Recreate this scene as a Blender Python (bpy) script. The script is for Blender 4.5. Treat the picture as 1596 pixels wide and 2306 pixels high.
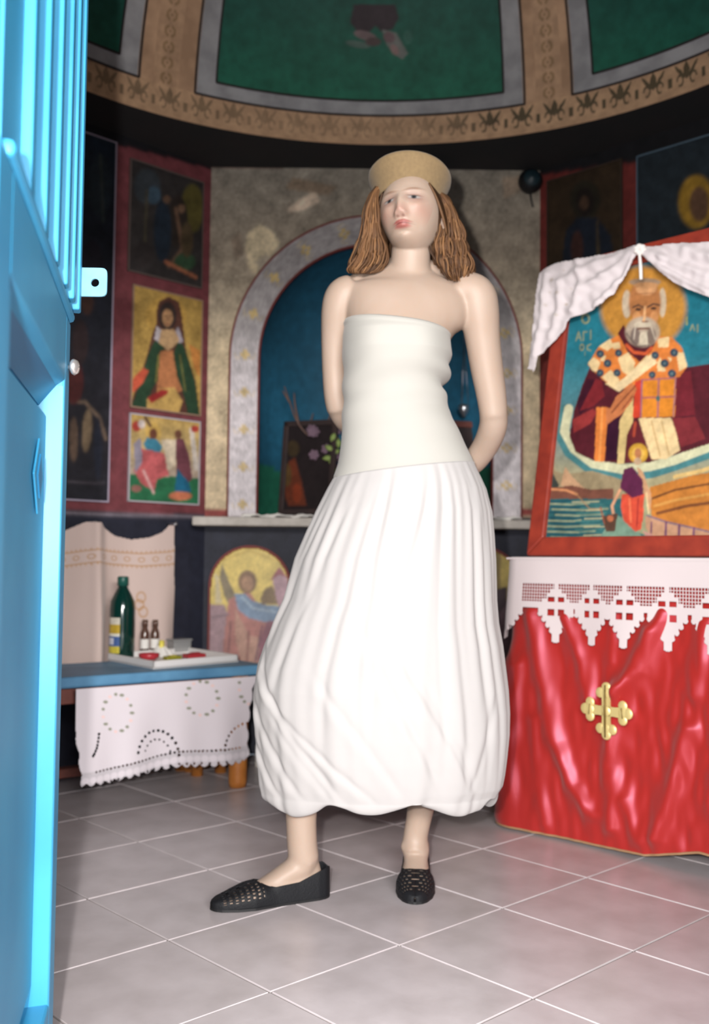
import bpy, bmesh, math, random
import numpy as np
from mathutils import Vector, Matrix
for o in list(bpy.data.objects): bpy.data.objects.remove(o)
random.seed(5); rng = np.random.default_rng(7)
S = bpy.context.scene
COL = S.collection

# ------------------------------------------------------------------ camera
F, PITCH, ROLL, CH = 2270.0, math.radians(2.85), math.radians(0.645), 0.786
_cp, _sp, _cr, _sr = math.cos(PITCH), math.sin(PITCH), math.cos(ROLL), math.sin(ROLL)
FWD = np.array([0, _cp, _sp]); _u0 = np.array([0, -_sp, _cp]); _r0 = np.array([1., 0, 0])
RGT = _cr*_r0+_sr*_u0; UPV = -_sr*_r0+_cr*_u0
CAM = np.array([0, 0, CH])
cd = bpy.data.cameras.new('camera'); cam = bpy.data.objects.new('camera', cd); COL.objects.link(cam)
cd.sensor_fit = 'VERTICAL'; cd.sensor_height = 36; cd.lens = F/2306*36; cd.clip_start = 0.02
cam.matrix_world = Matrix(((RGT[0], UPV[0], -FWD[0], 0), (RGT[1], UPV[1], -FWD[1], 0), (RGT[2], UPV[2], -FWD[2], CH), (0, 0, 0, 1)))
cd.dof.use_dof = True; cd.dof.focus_distance = 1.75; cd.dof.aperture_fstop = 3.6
S.camera = cam
# ------------------------------------------------------------------ light
S.view_settings.view_transform = 'Standard'; S.view_settings.look = 'None'
S.view_settings.gamma = 1; S.view_settings.use_curve_mapping = False
S.view_settings.exposure = -0.12
W = bpy.data.worlds.new('sky'); S.world = W; W.use_nodes = True
W.node_tree.nodes['Background'].inputs[0].default_value = (.72, .86, 1, 1)
W.node_tree.nodes['Background'].inputs[1].default_value = 1.3
def lamp(name, kind, loc, energy, color, **k):
    l = bpy.data.lights.new(name, kind); l.energy = energy; l.color = color
    for a, b in k.items(): setattr(l, a, b)
    o = bpy.data.objects.new(name, l); COL.objects.link(o); o.location = loc
    return o
def aim(o, d): o.rotation_euler = Vector(d).to_track_quat('-Z', 'Y').to_euler()
# bright strip of sky outside, seen through the open doorway (the lintel cuts it off high on the back wall)
sun = lamp('daylight', 'AREA', (.6, -5.2, 2.62), 1950, (1, .97, .94), shape='RECTANGLE', size=8.5, size_y=.95)
aim(sun, (0, 1, 0))
# the photographer's on-camera flash, just left of the lens
fl = lamp('flash', 'AREA', (-.085, -.03, .865), 58, (1, .965, .93), shape='DISK', size=.035)
aim(fl, (0.06, 1, 0.03))

# ------------------------------------------------------------------ projection helpers
def ray(x, y): return FWD+(x-798)/F*RGT+(1153-y)/F*UPV
def atz(x, y, z): d = ray(x, y); return CAM+d*((z-CH)/d[2])
def aty(x, y, Y): d = ray(x, y); return CAM+d*(Y/d[1])
def atp(x, y, p0, n): d = ray(x, y); n = np.array(n, float); return CAM+d*(np.dot(np.array(p0)-CAM, n)/np.dot(d, n))
def pix(P):
    P = np.asarray(P, float)-CAM; z = P@FWD
    return 798+F*(P@RGT)/z, 1153-F*(P@UPV)/z

# ------------------------------------------------------------------ mesh helpers
def lin(c):
    c = np.asarray(c, float)/255.
    return np.where(c <= .04045, c/12.92, ((c+.055)/1.055)**2.4)
def L4(c): return tuple(lin(c))+(1.,)
def mesh(name, verts, faces, mat=None, parent=None, smooth=False, cols=None):
    me = bpy.data.meshes.new(name)
    verts = np.asarray(verts, np.float32)
    if isinstance(faces, np.ndarray):
        n, k = faces.shape
        me.vertices.add(len(verts)); me.vertices.foreach_set('co', verts.ravel())
        me.loops.add(n*k); me.loops.foreach_set('vertex_index', faces.ravel().astype(np.int32))
        me.polygons.add(n); me.polygons.foreach_set('loop_start', (np.arange(n)*k).astype(np.int32))
        me.update(calc_edges=True)
    else:
        me.from_pydata([tuple(map(float, v)) for v in verts], [], faces)
    if smooth: me.polygons.foreach_set('use_smooth', [True]*len(me.polygons))
    if cols is not None: setcol(me, cols)
    me.validate()
    o = bpy.data.objects.new(name, me); COL.objects.link(o)
    if mat is not None: me.materials.append(mat)
    if parent is not None: o.parent = parent
    return o
def setcol(me, cols, name='Col'):
    c = np.ones((len(me.vertices), 4), np.float32); c[:, :3] = cols
    a = me.color_attributes.new(name=name, type='FLOAT_COLOR', domain='POINT'); a.data.foreach_set('color', c.ravel())
def tag(o, label=None, cat=None, group=None, kind=None):
    for k, v in (('label', label), ('category', cat), ('group', group), ('kind', kind)):
        if v: o[k] = v
    return o
def empty(name, label=None, cat=None, group=None, kind=None, loc=(0, 0, 0)):
    o = bpy.data.objects.new(name, None); COL.objects.link(o); o.empty_display_size = .05
    o.location = loc
    return tag(o, label, cat, group, kind)
def adopt(parent):      # parts are modelled in world space; keep them there when the parent has a location
    for ch in parent.children: ch.matrix_parent_inverse = Matrix.Translation(-parent.location)
class MB:
    def __init__(s): s.v = []; s.f = []; s.c = []
    def add(s, v, f, c=None):
        b = len(s.v); s.v += [tuple(map(float, p)) for p in v]; s.f += [tuple(int(i)+b for i in q) for q in f]
        if c is not None: s.c += [tuple(c)]*len(v)
        return s
    def box(s, c, sz, ax=None, col=None):
        ax = np.eye(3) if ax is None else np.array(ax, float)
        c = np.array(c, float); v = []
        for i in (-1, 1):
            for j in (-1, 1):
                for k in (-1, 1): v.append(c+ax[0]*i*sz[0]/2+ax[1]*j*sz[1]/2+ax[2]*k*sz[2]/2)
        f = [(0, 1, 3, 2), (4, 6, 7, 5), (0, 4, 5, 1), (2, 3, 7, 6), (0, 2, 6, 4), (1, 5, 7, 3)]
        return s.add(v, f, col)
    def tube(s, pts, rad, n=12, rad2=None, side=None, col=None, res=1, twist=0):
        pts = np.array(pts, float); rad = np.array(rad if np.ndim(rad) else [rad]*len(pts), float)
        r2 = rad if rad2 is None else np.array(rad2 if np.ndim(rad2) else [rad2]*len(pts), float)
        if res > 1: pts, rad, r2 = crom(pts, res), crom(rad, res), crom(r2, res)
        T = np.gradient(pts, axis=0); T /= np.linalg.norm(T, axis=1)[:, None]+1e-9
        sd = np.array(side if side is not None else (1, 0, .01), float)
        v = []; m = len(pts)
        for i in range(m):
            a = sd-T[i]*np.dot(sd, T[i])
            if np.linalg.norm(a) < .05: a = np.array([0, 1, 0])-T[i]*T[i][1]
            a /= np.linalg.norm(a); b = np.cross(T[i], a)
            for k in range(n):
                t = 2*math.pi*k/n; v.append(pts[i]+a*rad[i]*math.cos(t)+b*r2[i]*math.sin(t))
        f = [(i*n+k, i*n+(k+1) % n, (i+1)*n+(k+1) % n, (i+1)*n+k) for i in range(m-1) for k in range(n)]
        v.append(pts[0]-T[0]*rad[0]*.35); v.append(pts[-1]+T[-1]*rad[-1]*.35)
        f += [(m*n, (k+1) % n, k) for k in range(n)]+[(m*n+1, (m-1)*n+k, (m-1)*n+(k+1) % n) for k in range(n)]
        return s.add(v, f, col)
    def lathe(s, prof, c, ax=None, n=32, col=None, sy=1):
        ax = np.eye(3) if ax is None else np.array(ax, float); c = np.array(c, float); v = []
        for r, z in prof:
            for k in range(n):
                t = 2*math.pi*k/n; v.append(c+ax[0]*r*math.cos(t)+ax[1]*r*sy*math.sin(t)+ax[2]*z)
        m = len(prof)
        f = [(i*n+k, i*n+(k+1) % n, (i+1)*n+(k+1) % n, (i+1)*n+k) for i in range(m-1) for k in range(n)]
        return s.add(v, f, col)
    def ell(s, c, r, ax=None, n=16, m=10, col=None):
        return s.lathe([(max(1e-5, math.sin(math.pi*i/m))*1, -math.cos(math.pi*i/m)) for i in range(m+1)], c,
                       np.array([np.array(a)*q for a, q in zip(np.eye(3) if ax is None else ax, r)]), n, col)
    def prism(s, poly, d, col=None):   # poly: list of 3D points (planar); d: extrusion vector
        n = len(poly); p = [np.array(q, float) for q in poly]; v = p+[q+np.array(d) for q in p]
        f = [tuple(range(n))[::-1], tuple(range(n, 2*n))]+[(i, (i+1) % n, n+(i+1) % n, n+i) for i in range(n)]
        return s.add(v, f, col)
    def build(s, name, mat, parent=None, smooth=False, bevel=0, fix=True):
        o = mesh(name, s.v, s.f, mat, parent, smooth, np.array(s.c) if len(s.c) == len(s.v) and s.c else None)
        if fix:
            bm = bmesh.new(); bm.from_mesh(o.data); bmesh.ops.recalc_face_normals(bm, faces=bm.faces); bm.to_mesh(o.data); bm.free()
        if bevel:
            m = o.modifiers.new('b', 'BEVEL'); m.width = bevel; m.segments = 2; m.limit_method = 'ANGLE'
        return o
def crom(p, res):
    p = np.array(p, float); one = p.ndim == 1
    if one: p = p[:, None]
    q = np.vstack([2*p[0]-p[1], p, 2*p[-1]-p[-2]]); out = []
    for i in range(1, len(q)-2):
        for j in range(res):
            t = j/res; a, b, c, d = q[i-1], q[i], q[i+1], q[i+2]
            out.append(.5*(2*b+(c-a)*t+(2*a-5*b+4*c-d)*t*t+(3*b-a-3*c+d)*t**3))
    out.append(p[-1]); out = np.array(out)
    return out[:, 0] if one else out
def grid_faces(nu, nv, mask=None):
    i, j = np.meshgrid(np.arange(nu-1), np.arange(nv-1), indexing='ij')
    f = np.stack([i*nv+j, (i+1)*nv+j, (i+1)*nv+j+1, i*nv+j+1], -1)
    f = f.reshape(-1, 4) if mask is None else f[mask]
    return f
# ------------------------------------------------------------------ materials
def mat(name, col=(200, 200, 200), rough=.6, metal=0, sheen=0, spec=.5, noise=None, bump=None, attr=None, sss=0, aniso=0, coat=0, trans=0, alpha=1):
    m = bpy.data.materials.new(name); m.use_nodes = True; nt = m.node_tree; N = nt.nodes; b = N['Principled BSDF']
    b.inputs['Roughness'].default_value = rough; b.inputs['Metallic'].default_value = metal
    b.inputs['Specular IOR Level'].default_value = spec; b.inputs['Sheen Weight'].default_value = sheen
    b.inputs['Anisotropic'].default_value = aniso; b.inputs['Coat Weight'].default_value = coat
    b.inputs['Transmission Weight'].default_value = trans
    if sss:
        b.inputs['Subsurface Weight'].default_value = sss; b.inputs['Subsurface Radius'].default_value = (1, .4, .2); b.inputs['Subsurface Scale'].default_value = .008
    src = None
    tc = N.new('ShaderNodeTexCoord').outputs['Object']
    if attr:
        a = N.new('ShaderNodeAttribute'); a.attribute_name = attr; src = a.outputs['Color']
    if noise:       # (scale, colour2, lo, hi)
        n = N.new('ShaderNodeTexNoise'); n.inputs['Scale'].default_value = noise[0]; n.inputs['Detail'].default_value = 6; nt.links.new(tc, n.inputs['Vector'])
        r = N.new('ShaderNodeMapRange'); r.inputs[1].default_value = noise[2]; r.inputs[2].default_value = noise[3]; nt.links.new(n.outputs['Fac'], r.inputs[0])
        mx = N.new('ShaderNodeMix'); mx.data_type = 'RGBA'; nt.links.new(r.outputs[0], mx.inputs[0])
        if src: 
            nt.links.new(src, mx.inputs[6]); mu = N.new('ShaderNodeMix'); mu.data_type = 'RGBA'; mu.blend_type = 'MULTIPLY'; mu.inputs[0].default_value = 1
            nt.links.new(src, mu.inputs[6]); mu.inputs[7].default_value = L4(noise[1]); nt.links.new(mu.outputs[2], mx.inputs[7])
        else: mx.inputs[6].default_value = L4(col); mx.inputs[7].default_value = L4(noise[1])
        src = mx.outputs[2]
    if src: nt.links.new(src, b.inputs['Base Color'])
    else: b.inputs['Base Color'].default_value = L4(col)
    if bump:        # (scale, strength, distance)
        n = N.new('ShaderNodeTexNoise'); n.inputs['Scale'].default_value = bump[0]; n.inputs['Detail'].default_value = 4; nt.links.new(tc, n.inputs['Vector'])
        bp = N.new('ShaderNodeBump'); bp.inputs['Strength'].default_value = bump[1]; bp.inputs['Distance'].default_value = bump[2]
        nt.links.new(n.outputs['Fac'], bp.inputs['Height']); nt.links.new(bp.outputs[0], b.inputs['Normal'])
    return m
M = dict(
 tile=mat('floor_tile', (190, 181, 183), .3, noise=(9, (172, 163, 164), .35, .7), bump=(60, .12, .002), spec=.5),
 grout=mat('grout', (140, 132, 130), .9),
 paint=mat('painted_surface', attr='Col', rough=.62, noise=(26, (205, 205, 205), .3, .8), spec=.35),
 icon=mat('icon_paint', attr='Col', rough=.45, noise=(40, (215, 215, 215), .3, .8), spec=.4),
 navy=mat('dark_navy_plaster', (38, 41, 54), .8, noise=(14, (30, 33, 44), .3, .7), bump=(40, .2, .003)),
 soffit=mat('dark_soffit', (24, 25, 28), .85, noise=(6, (32, 28, 30), .3, .7)),
 tan=mat('dome_tan', (204, 166, 134), .8, noise=(10, (170, 136, 108), .35, .65)),
 grey=mat('border_grey', (168, 168, 172), .8, noise=(12, (140, 140, 144), .35, .65)),
 line=mat('dark_outline', (44, 36, 38), .8),
 redl=mat('oxblood_line', (120, 52, 48), .7),
 red=mat('oxblood_paint', (150, 62, 58), .65, noise=(30, (132, 54, 54), .3, .7)),
 white=mat('white_plaster', (205, 198, 190), .7, noise=(20, (175, 168, 160), .3, .7), bump=(50, .2, .002)),
 door=mat('blue_gloss_paint', (58, 150, 190), .42, noise=(5, (46, 134, 178), .3, .7), bump=(120, .05, .0008), spec=.4),
 doorl=mat('pale_blue_paint', (120, 178, 200), .35, noise=(30, (104, 164, 190), .3, .7)),
 doord=mat('deep_blue_paint', (32, 104, 146), .4),
 steel=mat('knob_metal', (215, 208, 205), .3, metal=.8),
 hole=mat('dark_hole', (20, 22, 26), .9),
 wood=mat('orange_pine', (190, 122, 58), .45, noise=(18, (160, 96, 40), .3, .7)),
 brown=mat('brown_wood', (120, 66, 56), .55, noise=(18, (96, 52, 44), .3, .7)),
 bluetop=mat('blue_table_paint', (96, 148, 184), .5, noise=(8, (72, 120, 156), .3, .7)),
 tray=mat('white_tray', (226, 222, 220), .35),
 linen=mat('linen', attr='Col', rough=.85, bump=(400, .15, .001), sheen=.2),
 lace=mat('white_lace', (198, 186, 187), .8, bump=(300, .2, .001), sheen=.2),
 satin=mat('red_satin', (156, 36, 30), .40, spec=.8, sheen=.1),
 brass=mat('brass', (226, 206, 140), .38, metal=.45),
 brassd=mat('dark_brass', (110, 88, 40), .5, metal=.5),
 frame=mat('red_brown_frame', (154, 58, 42), .4, noise=(22, (128, 46, 36), .3, .7), spec=.5),
 dress=mat('cream_knit', (162, 159, 153), .85, bump=(500, .1, .001), sheen=.15),
 skirt=mat('white_cotton', (165, 161, 160), .85, bump=(45, .10, .003), sheen=.15),
 hat=mat('tan_felt', (122, 101, 70), .9, bump=(260, .35, .002), noise=(120, (112, 92, 64), .3, .7), sheen=.1),
 hair=mat('hair', attr='Col', rough=.6, spec=.25),
 shoe=mat('black_knit', (15, 16, 20), .65, spec=.3, bump=(300, .5, .002)),
 sole=mat('black_sole', (10, 10, 13), .6),
 glassg=mat('dark_green_glass', (10, 48, 42), .12, spec=.8),
 glassb=mat('brown_glass', (92, 66, 56), .15, spec=.7),
 cap=mat('green_cap', (28, 84, 74), .4),
 clear=mat('clear_plastic', (205, 205, 205), .2, trans=.55),
 redp=mat('red_plastic', (176, 50, 60), .3), yel=mat('yellow_wax', (228, 212, 90), .5), grn=mat('olive_packet', (140, 136, 40), .5),
 paper=mat('white_paper', (232, 228, 222), .8),
 teal=mat('teal_box', (52, 98, 122), .5),
 darkwood=mat('dark_wood', (44, 34, 34), .6, noise=(20, (60, 42, 40), .3, .7)),
 black=mat('matt_black', (18, 20, 24), .5),
 branch=mat('dry_branch', (110, 86, 78), .8), leaf=mat('pale_leaf', (150, 172, 96), .6), petal=mat('mauve_petals', (124, 100, 116), .8),
 cord=mat('white_cord', (226, 220, 216), .8),
 silver=mat('silver_metal', (180, 180, 185), .3, metal=.9),
)

M['satin'].node_tree.nodes['Principled BSDF'].inputs['Specular Tint'].default_value = (1, .42, .6, 1)
# ------------------------------------------------------------------ flat painting helper (colour only, on flat panels)
def paint(x, y, ops, base):
    c = np.empty((len(x), 3)); c[:] = lin(base)
    for op in ops:
        k = op[0]
        if k == 'p':
            P = op[1]; ins = np.zeros(len(x), bool); j = len(P)-1
            for i in range(len(P)):
                xi, yi = P[i]; xj, yj = P[j]
                if yi != yj: ins ^= ((yi > y) != (yj > y)) & (x < (xj-xi)*(y-yi)/(yj-yi)+xi)
                j = i
            c[ins] = lin(op[2])
        elif k == 'e':
            _, cx, cy, rx, ry, col = op[:6]; a = math.radians(op[6]) if len(op) > 6 else 0
            u = (x-cx)*math.cos(a)+(y-cy)*math.sin(a); v = -(x-cx)*math.sin(a)+(y-cy)*math.cos(a)
            q = (u/rx)**2+(v/ry)**2; w = np.clip((1.15-q)/.3, 0, 1)[:, None]; c[:] = c*(1-w)+lin(col)*w
        elif k == 'l':
            P = op[1]; wd = op[2]/2; dm = np.full(len(x), 1e9)
            for (ax, ay), (bx, by) in zip(P[:-1], P[1:]):
                dx, dy = bx-ax, by-ay; t = np.clip(((x-ax)*dx+(y-ay)*dy)/(dx*dx+dy*dy+1e-9), 0, 1)
                dm = np.minimum(dm, np.hypot(x-ax-t*dx, y-ay-t*dy))
            w = np.clip((wd+.8-dm)/1.6, 0, 1)[:, None]; c[:] = c*(1-w)+lin(op[3])*w
        elif k == 'g':   # vertical gradient stops [(y,col),...]
            ys = [s_[0] for s_ in op[1]]; cs = np.array([lin(s_[1]) for s_ in op[1]])
            for q in range(3): c[:, q] = np.interp(y, ys, cs[:, q])
    return c
def blur(c, nu, nv, n):
    g = c.reshape(nu, nv, 3)
    for _ in range(n):
        p = np.pad(g, ((1, 1), (1, 1), (0, 0)), 'edge'); g = (p[1:-1, 1:-1]*2+p[:-2, 1:-1]+p[2:, 1:-1]+p[1:-1, :-2]+p[1:-1, 2:])/6
    return g.reshape(-1, 3)
def blotch(x, y, sc, seed):
    r = np.random.default_rng(seed); t = np.zeros(len(x))
    for k in range(14):
        a = r.uniform(0, 6.28); f = r.uniform(.5, 2.2)/sc; t += np.sin((x*math.cos(a)+y*math.sin(a))*f*6.28+r.uniform(0, 6.28)+1.5*np.sin((x*math.sin(a)-y*math.cos(a))*f*3))
    return t/5.3
def panel(name, A, U, V, ops, base, step, parent=None, m=None, bl=1, mot=.12, keep=None, thick=0, seed=1, nudge=None):
    """flat painted grid: corner A, edges U and V"""
    A, U, V = (np.array(q, float) for q in (A, U, V)); nu = max(2, int(np.linalg.norm(U)/step)); nv = max(2, int(np.linalg.norm(V)/step))
    s, t = np.meshgrid(np.linspace(0, 1, nu), np.linspace(0, 1, nv), indexing='ij'); s = s.ravel(); t = t.ravel()
    P = A+s[:, None]*U+t[:, None]*V; x, y = pix(P)
    c = paint(x, y, ops, base); c = blur(c, nu, nv, bl)
    c = c*(1+mot*blotch(x, y, 90, seed)[:, None]+mot*.7*blotch(x, y, 22, seed+1)[:, None]); c = np.clip(c, 0.002, 1)
    mask = None
    if keep is not None:
        k = keep(P, x, y).reshape(nu, nv); mask = k[:-1, :-1] & k[1:, :-1] & k[1:, 1:] & k[:-1, 1:]
    if nudge is not None: P = P+nudge(P, x, y)
    o = mesh(name, P, grid_faces(nu, nv, mask), m or M['paint'], parent, nudge is not None, c)
    if keep is not None: clean(o)
    if thick:
        md = o.modifiers.new('s', 'SOLIDIFY'); md.thickness = thick; md.offset = 0
    return o
def clean(o):
    bm = bmesh.new(); bm.from_mesh(o.data); bmesh.ops.delete(bm, geom=[v for v in bm.verts if not v.link_faces], context='VERTS'); bm.to_mesh(o.data); bm.free()

# ------------------------------------------------------------------ the setting
D = 4.15; XL, XR = -.616, .762; SIDE = XR-XL; R_IN = SIDE*(1+math.sqrt(2))/2; XC = (XL+XR)/2; YC = D-R_IN
q = SIDE/math.sqrt(2); YF = D-2*R_IN
OCT = [(XL, D), (XR, D), (XR+q, D-q), (XR+q, D-q-SIDE), (XR, YF), (XL, YF), (XL-q, D-q-SIDE), (XL-q, D-q)]
ZT = 2.434; ZR = 2.457; RD = 1.473
LEDGE = .966
def rgt_uv(): return 0
# floor: one slab of grout with every tile a part
fo = MB().prism([(x, y, -.06) for x, y in OCT], (0, 0, .057)).build('floor', M['grout']); tag(fo, 'pale grey ceramic tile floor laid diagonally', kind='structure')
YAW = math.radians(43.2); TA = np.array([math.cos(YAW), math.sin(YAW)]); TB = np.array([math.sin(YAW), -math.cos(YAW)]); T0 = np.array([-.3755, 2.1304]); TS = .338
def clip_poly(P, a, b):
    out = []; n = np.array([-(b[1]-a[1]), b[0]-a[0]])
    for i in range(len(P)):
        p, r_ = P[i], P[(i+1) % len(P)]; dp = np.dot(p-np.array(a), n); dr = np.dot(r_-np.array(a), n)
        if dp <= 0: out.append(p)
        if dp*dr < 0: out.append(p+(r_-p)*dp/(dp-dr))
    return out
tile_me = None
for i in range(-9, 10):
    for j in range(-9, 10):
        o0 = T0+TA*TS*i+TB*TS*j; g = .0026
        P = [o0+TA*(g+a*(TS-2*g))+TB*(g+b*(TS-2*g)) for a, b in ((0, 0), (1, 0), (1, 1), (0, 1))]
        Q = P
        for k in range(8):
            if Q: Q = clip_poly(Q, OCT[k], OCT[(k+1) % 8])
        if len(Q) < 3: continue
        ar = .5*abs(sum(Q[k][0]*Q[(k+1) % len(Q)][1]-Q[(k+1) % len(Q)][0]*Q[k][1] for k in range(len(Q))))
        if ar < .003: continue
        c = sum(P)/4
        full = ar > .999*(TS-2*g)**2
        if full and tile_me:
            t = bpy.data.objects.new('tile', tile_me); COL.objects.link(t)
        else:
            b_ = MB(); inner = [np.array(v)-c for v in Q]; cc = sum(inner)/len(inner)
            lo = [(v[0], v[1], -.003) for v in inner]; mid = [(v[0], v[1], -.0012) for v in inner]; top = [(*(v+(cc-v)*.006), 0) for v in inner]; n = len(inner)
            f = [tuple(range(2*n, 3*n))]+[(a*n+k, a*n+(k+1) % n, (a+1)*n+(k+1) % n, (a+1)*n+k) for a in (0, 1) for k in range(n)]
            b_.add(lo+mid+top, f); t = b_.build('tile', M['tile'])
            if full: tile_me = t.data
        t.location = (c[0], c[1], random.uniform(-.0004, .0004)); t.rotation_euler = (random.uniform(-.0012, .0012), random.uniform(-.0012, .0012), 0); t.parent = fo
# walls
def plain_wall(name, a, b, z0=0, z1=ZT, m=None, label=None):
    a = np.array([*a, 0.]); b = np.array([*b, 0.]); n = np.array([b[1]-a[1], -(b[0]-a[0]), 0]); n /= np.linalg.norm(n)
    o = MB().prism([a+[0, 0, z0], b+[0, 0, z0], b+[0, 0, z1], a+[0, 0, z1]], -n*.15).build(name, m or M['navy'])
    return tag(o, label or 'dark painted chapel wall', kind='structure')
plain_wall('wall_left', OCT[6], OCT[7]); plain_wall('wall_right', OCT[2], OCT[3]); plain_wall('wall_front_left', OCT[5], OCT[6]); plain_wall('wall_front_right', OCT[3], OCT[4])
wf = tag(MB().box(((XL-.32)/2, YF-.06, 1.22), (-.32-XL, .12, 2.44)).box(((XR+.70)/2, YF-.06, 1.22), (XR-.70, .12, 2.44)).box((.19, YF-.06, 2.245), (1.02, .12, .39)).build('wall_front', M['white']), 'plastered entrance wall around the doorway', kind='structure')
tag(MB().box((.06, -2.6, -.09), (8, 6.4, .06)).build('ground', M['grout']), 'paved ground outside the doorway', kind='structure')

# wall_back with the arched niche
AC = (.5*(-.398+.561), aty(842, 811, D)[2]); AR = .479; AO = .603; AX, AZ = AC
def in_arch(P, r): return (np.abs(P[:, 0]-AX) < r) & (P[:, 2] > LEDGE-.002) & ((P[:, 2] < AZ) | (np.hypot(P[:, 0]-AX, P[:, 2]-AZ) < r))
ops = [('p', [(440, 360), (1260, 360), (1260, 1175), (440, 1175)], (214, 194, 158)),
       ('g', [(380, (150, 142, 130)), (560, (170, 156, 138)), (690, (188, 172, 148)), (800, (214, 194, 160)), (1150, (222, 200, 164)), (1163, (222, 200, 164)), (1166, (40, 42, 56)), (1900, (40, 42, 56))]),  # plaster tone runs from grey at the top to beige above the navy
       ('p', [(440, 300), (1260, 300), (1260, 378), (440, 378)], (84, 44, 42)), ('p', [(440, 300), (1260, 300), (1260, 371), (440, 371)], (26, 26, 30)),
       ('p', [(558, 525), (585, 505), (612, 520), (630, 548), (612, 575), (585, 600), (575, 620), (560, 600), (552, 560)], (235, 216, 180)),
       ('p', [(645, 470), (690, 440), (712, 432), (720, 455), (690, 470), (650, 480)], (238, 214, 190)),
       ('p', [(575, 590), (600, 570), (615, 590), (590, 615)], (200, 185, 165)), ('p', [(520, 540), (540, 520), (548, 570), (530, 585)], (158, 140, 122)),
       ('p', [(1130, 400), (1180, 395), (1170, 430), (1135, 450)], (170, 150, 130)), ('p', [(660, 400), (760, 420), (740, 440), (640, 425)], (150, 130, 110)),
       ('p', [(440, 1146), (1260, 1146), (1260, 1163), (440, 1163)], (150, 62, 58))]
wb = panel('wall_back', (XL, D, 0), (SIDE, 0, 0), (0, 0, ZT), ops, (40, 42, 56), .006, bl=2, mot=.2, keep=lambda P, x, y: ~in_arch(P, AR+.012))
tag(wb, 'mottled plaster wall, greyer towards the top, with an arched niche', kind='structure')
MB().prism([(XL-.1, D+.42, 0), (XR+.1, D+.42, 0), (XR+.1, D+.42, ZT), (XL-.1, D+.42, ZT)], (0, .05, 0)).build('masonry_core', M['navy'], wb)
# arch surround band (raised), with flower motifs
n = 220; tt = np.linspace(0, 1, n); Ls = AZ-LEDGE; tot = 2*Ls+math.pi*AR; ss = tt*tot
pts = []; nr = []
for s_ in ss:
    if s_ < Ls: pts.append((AX-1, LEDGE+s_)); nr.append((-1, 0))
    elif s_ > Ls+math.pi*AR: pts.append((AX+1, AZ-(s_-Ls-math.pi*AR))); nr.append((1, 0))
    else: a = math.pi-(s_-Ls)/AR; pts.append((AX, AZ)); nr.append((math.cos(a), math.sin(a)))
m_ = 28; V = []; C_ = []
nbr = 7.0
for (px_, pz_), (nx, nz), s_ in zip(pts, nr, ss):
    for k in range(m_):
        r_ = AR+(AO-AR)*k/(m_-1); sx = -1 if nx < 0 else 1
        X = (AX+nx*r_) if nz or abs(nx) < 1 else AX+sx*r_; Z = pz_+nz*r_ if (nz or abs(nx) < 1) else pz_
        V.append((X, D-.012, Z))
        u = ((s_+.03) % .155)-.0775; v = (k/(m_-1)-.5)*(AO-AR); rr = math.hypot(u, v); an = math.atan2(v, u)
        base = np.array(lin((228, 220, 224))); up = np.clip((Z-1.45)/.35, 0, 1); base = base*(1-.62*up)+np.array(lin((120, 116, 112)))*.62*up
        fl_ = 1 if (rr < .012+.009*abs(math.cos(2*an)) and rr > .003) else 0; fl2 = 1 if abs(math.hypot(u*1.0, abs(v)-.03)-.012) < .003 else 0
        w = .75*fl_+.22*fl2; base = base*(1-w)+np.array(lin((222, 190, 110)))*w
        if k == 0 or k == m_-1: base = np.array(lin((118, 50, 48)))
        C_.append(base)
# extrude to thickness on both borders via solidify
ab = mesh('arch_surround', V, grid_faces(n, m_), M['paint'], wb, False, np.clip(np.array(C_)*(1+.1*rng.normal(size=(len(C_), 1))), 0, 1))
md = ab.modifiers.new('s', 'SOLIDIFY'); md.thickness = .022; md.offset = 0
for nm, r_ in (('arch_line', AR+.004), ('arch_line', AO)):
    p = [(AX-r_, D-.022, LEDGE)]+[(AX-r_, D-.022, LEDGE+Ls*.5)]+[(AX+r_*math.cos(a), D-.022, AZ+r_*math.sin(a)) for a in np.linspace(math.pi, 0, 60)]+[(AX+r_, D-.022, LEDGE+Ls*.5), (AX+r_, D-.022, LEDGE)]
    MB().tube(p, .0045, 6, side=(0, 1, 0)).build(nm, M['redl'], wb, True)
# niche: half cylinder and quarter dome, blue sky above a green meadow
V = []; C_ = []; nu, nv = 60, 70
for i in range(nu):
    a = math.pi*i/(nu-1)
    for j in range(nv):
        if j < 40: z = LEDGE+(AZ-LEDGE)*j/39; r_ = AR+.012
        else: e = (j-39)/(nv-1-39)*math.pi/2; z = AZ+(AR+.012)*math.sin(e); r_ = (AR+.012)*math.cos(e)
        V.append((AX-r_*math.cos(a), D+.78*r_*math.sin(a), z))
        g = z < LEDGE+.20+.03*math.sin(5*a)
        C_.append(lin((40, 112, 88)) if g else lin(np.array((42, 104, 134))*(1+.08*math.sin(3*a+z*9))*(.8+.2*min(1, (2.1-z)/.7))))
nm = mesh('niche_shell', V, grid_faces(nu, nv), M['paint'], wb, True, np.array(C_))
MB().prism([(AX-AR-.02, D+.01, LEDGE-.04), (AX+AR+.02, D+.01, LEDGE-.04), (AX+AR+.02, D+.40, LEDGE-.04), (AX-AR-.02, D+.40, LEDGE-.04)], (0, 0, .04)).build('niche_floor', M['white'], wb)
lx0 = aty(432, 1172, D-.13)[0]; lx1 = XR-.03
led = MB().box(((lx0+lx1)/2, D-.065, LEDGE-.022), (lx1-lx0, .13, .036)).build('ledge', M['white'], wb, bevel=.006)

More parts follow.
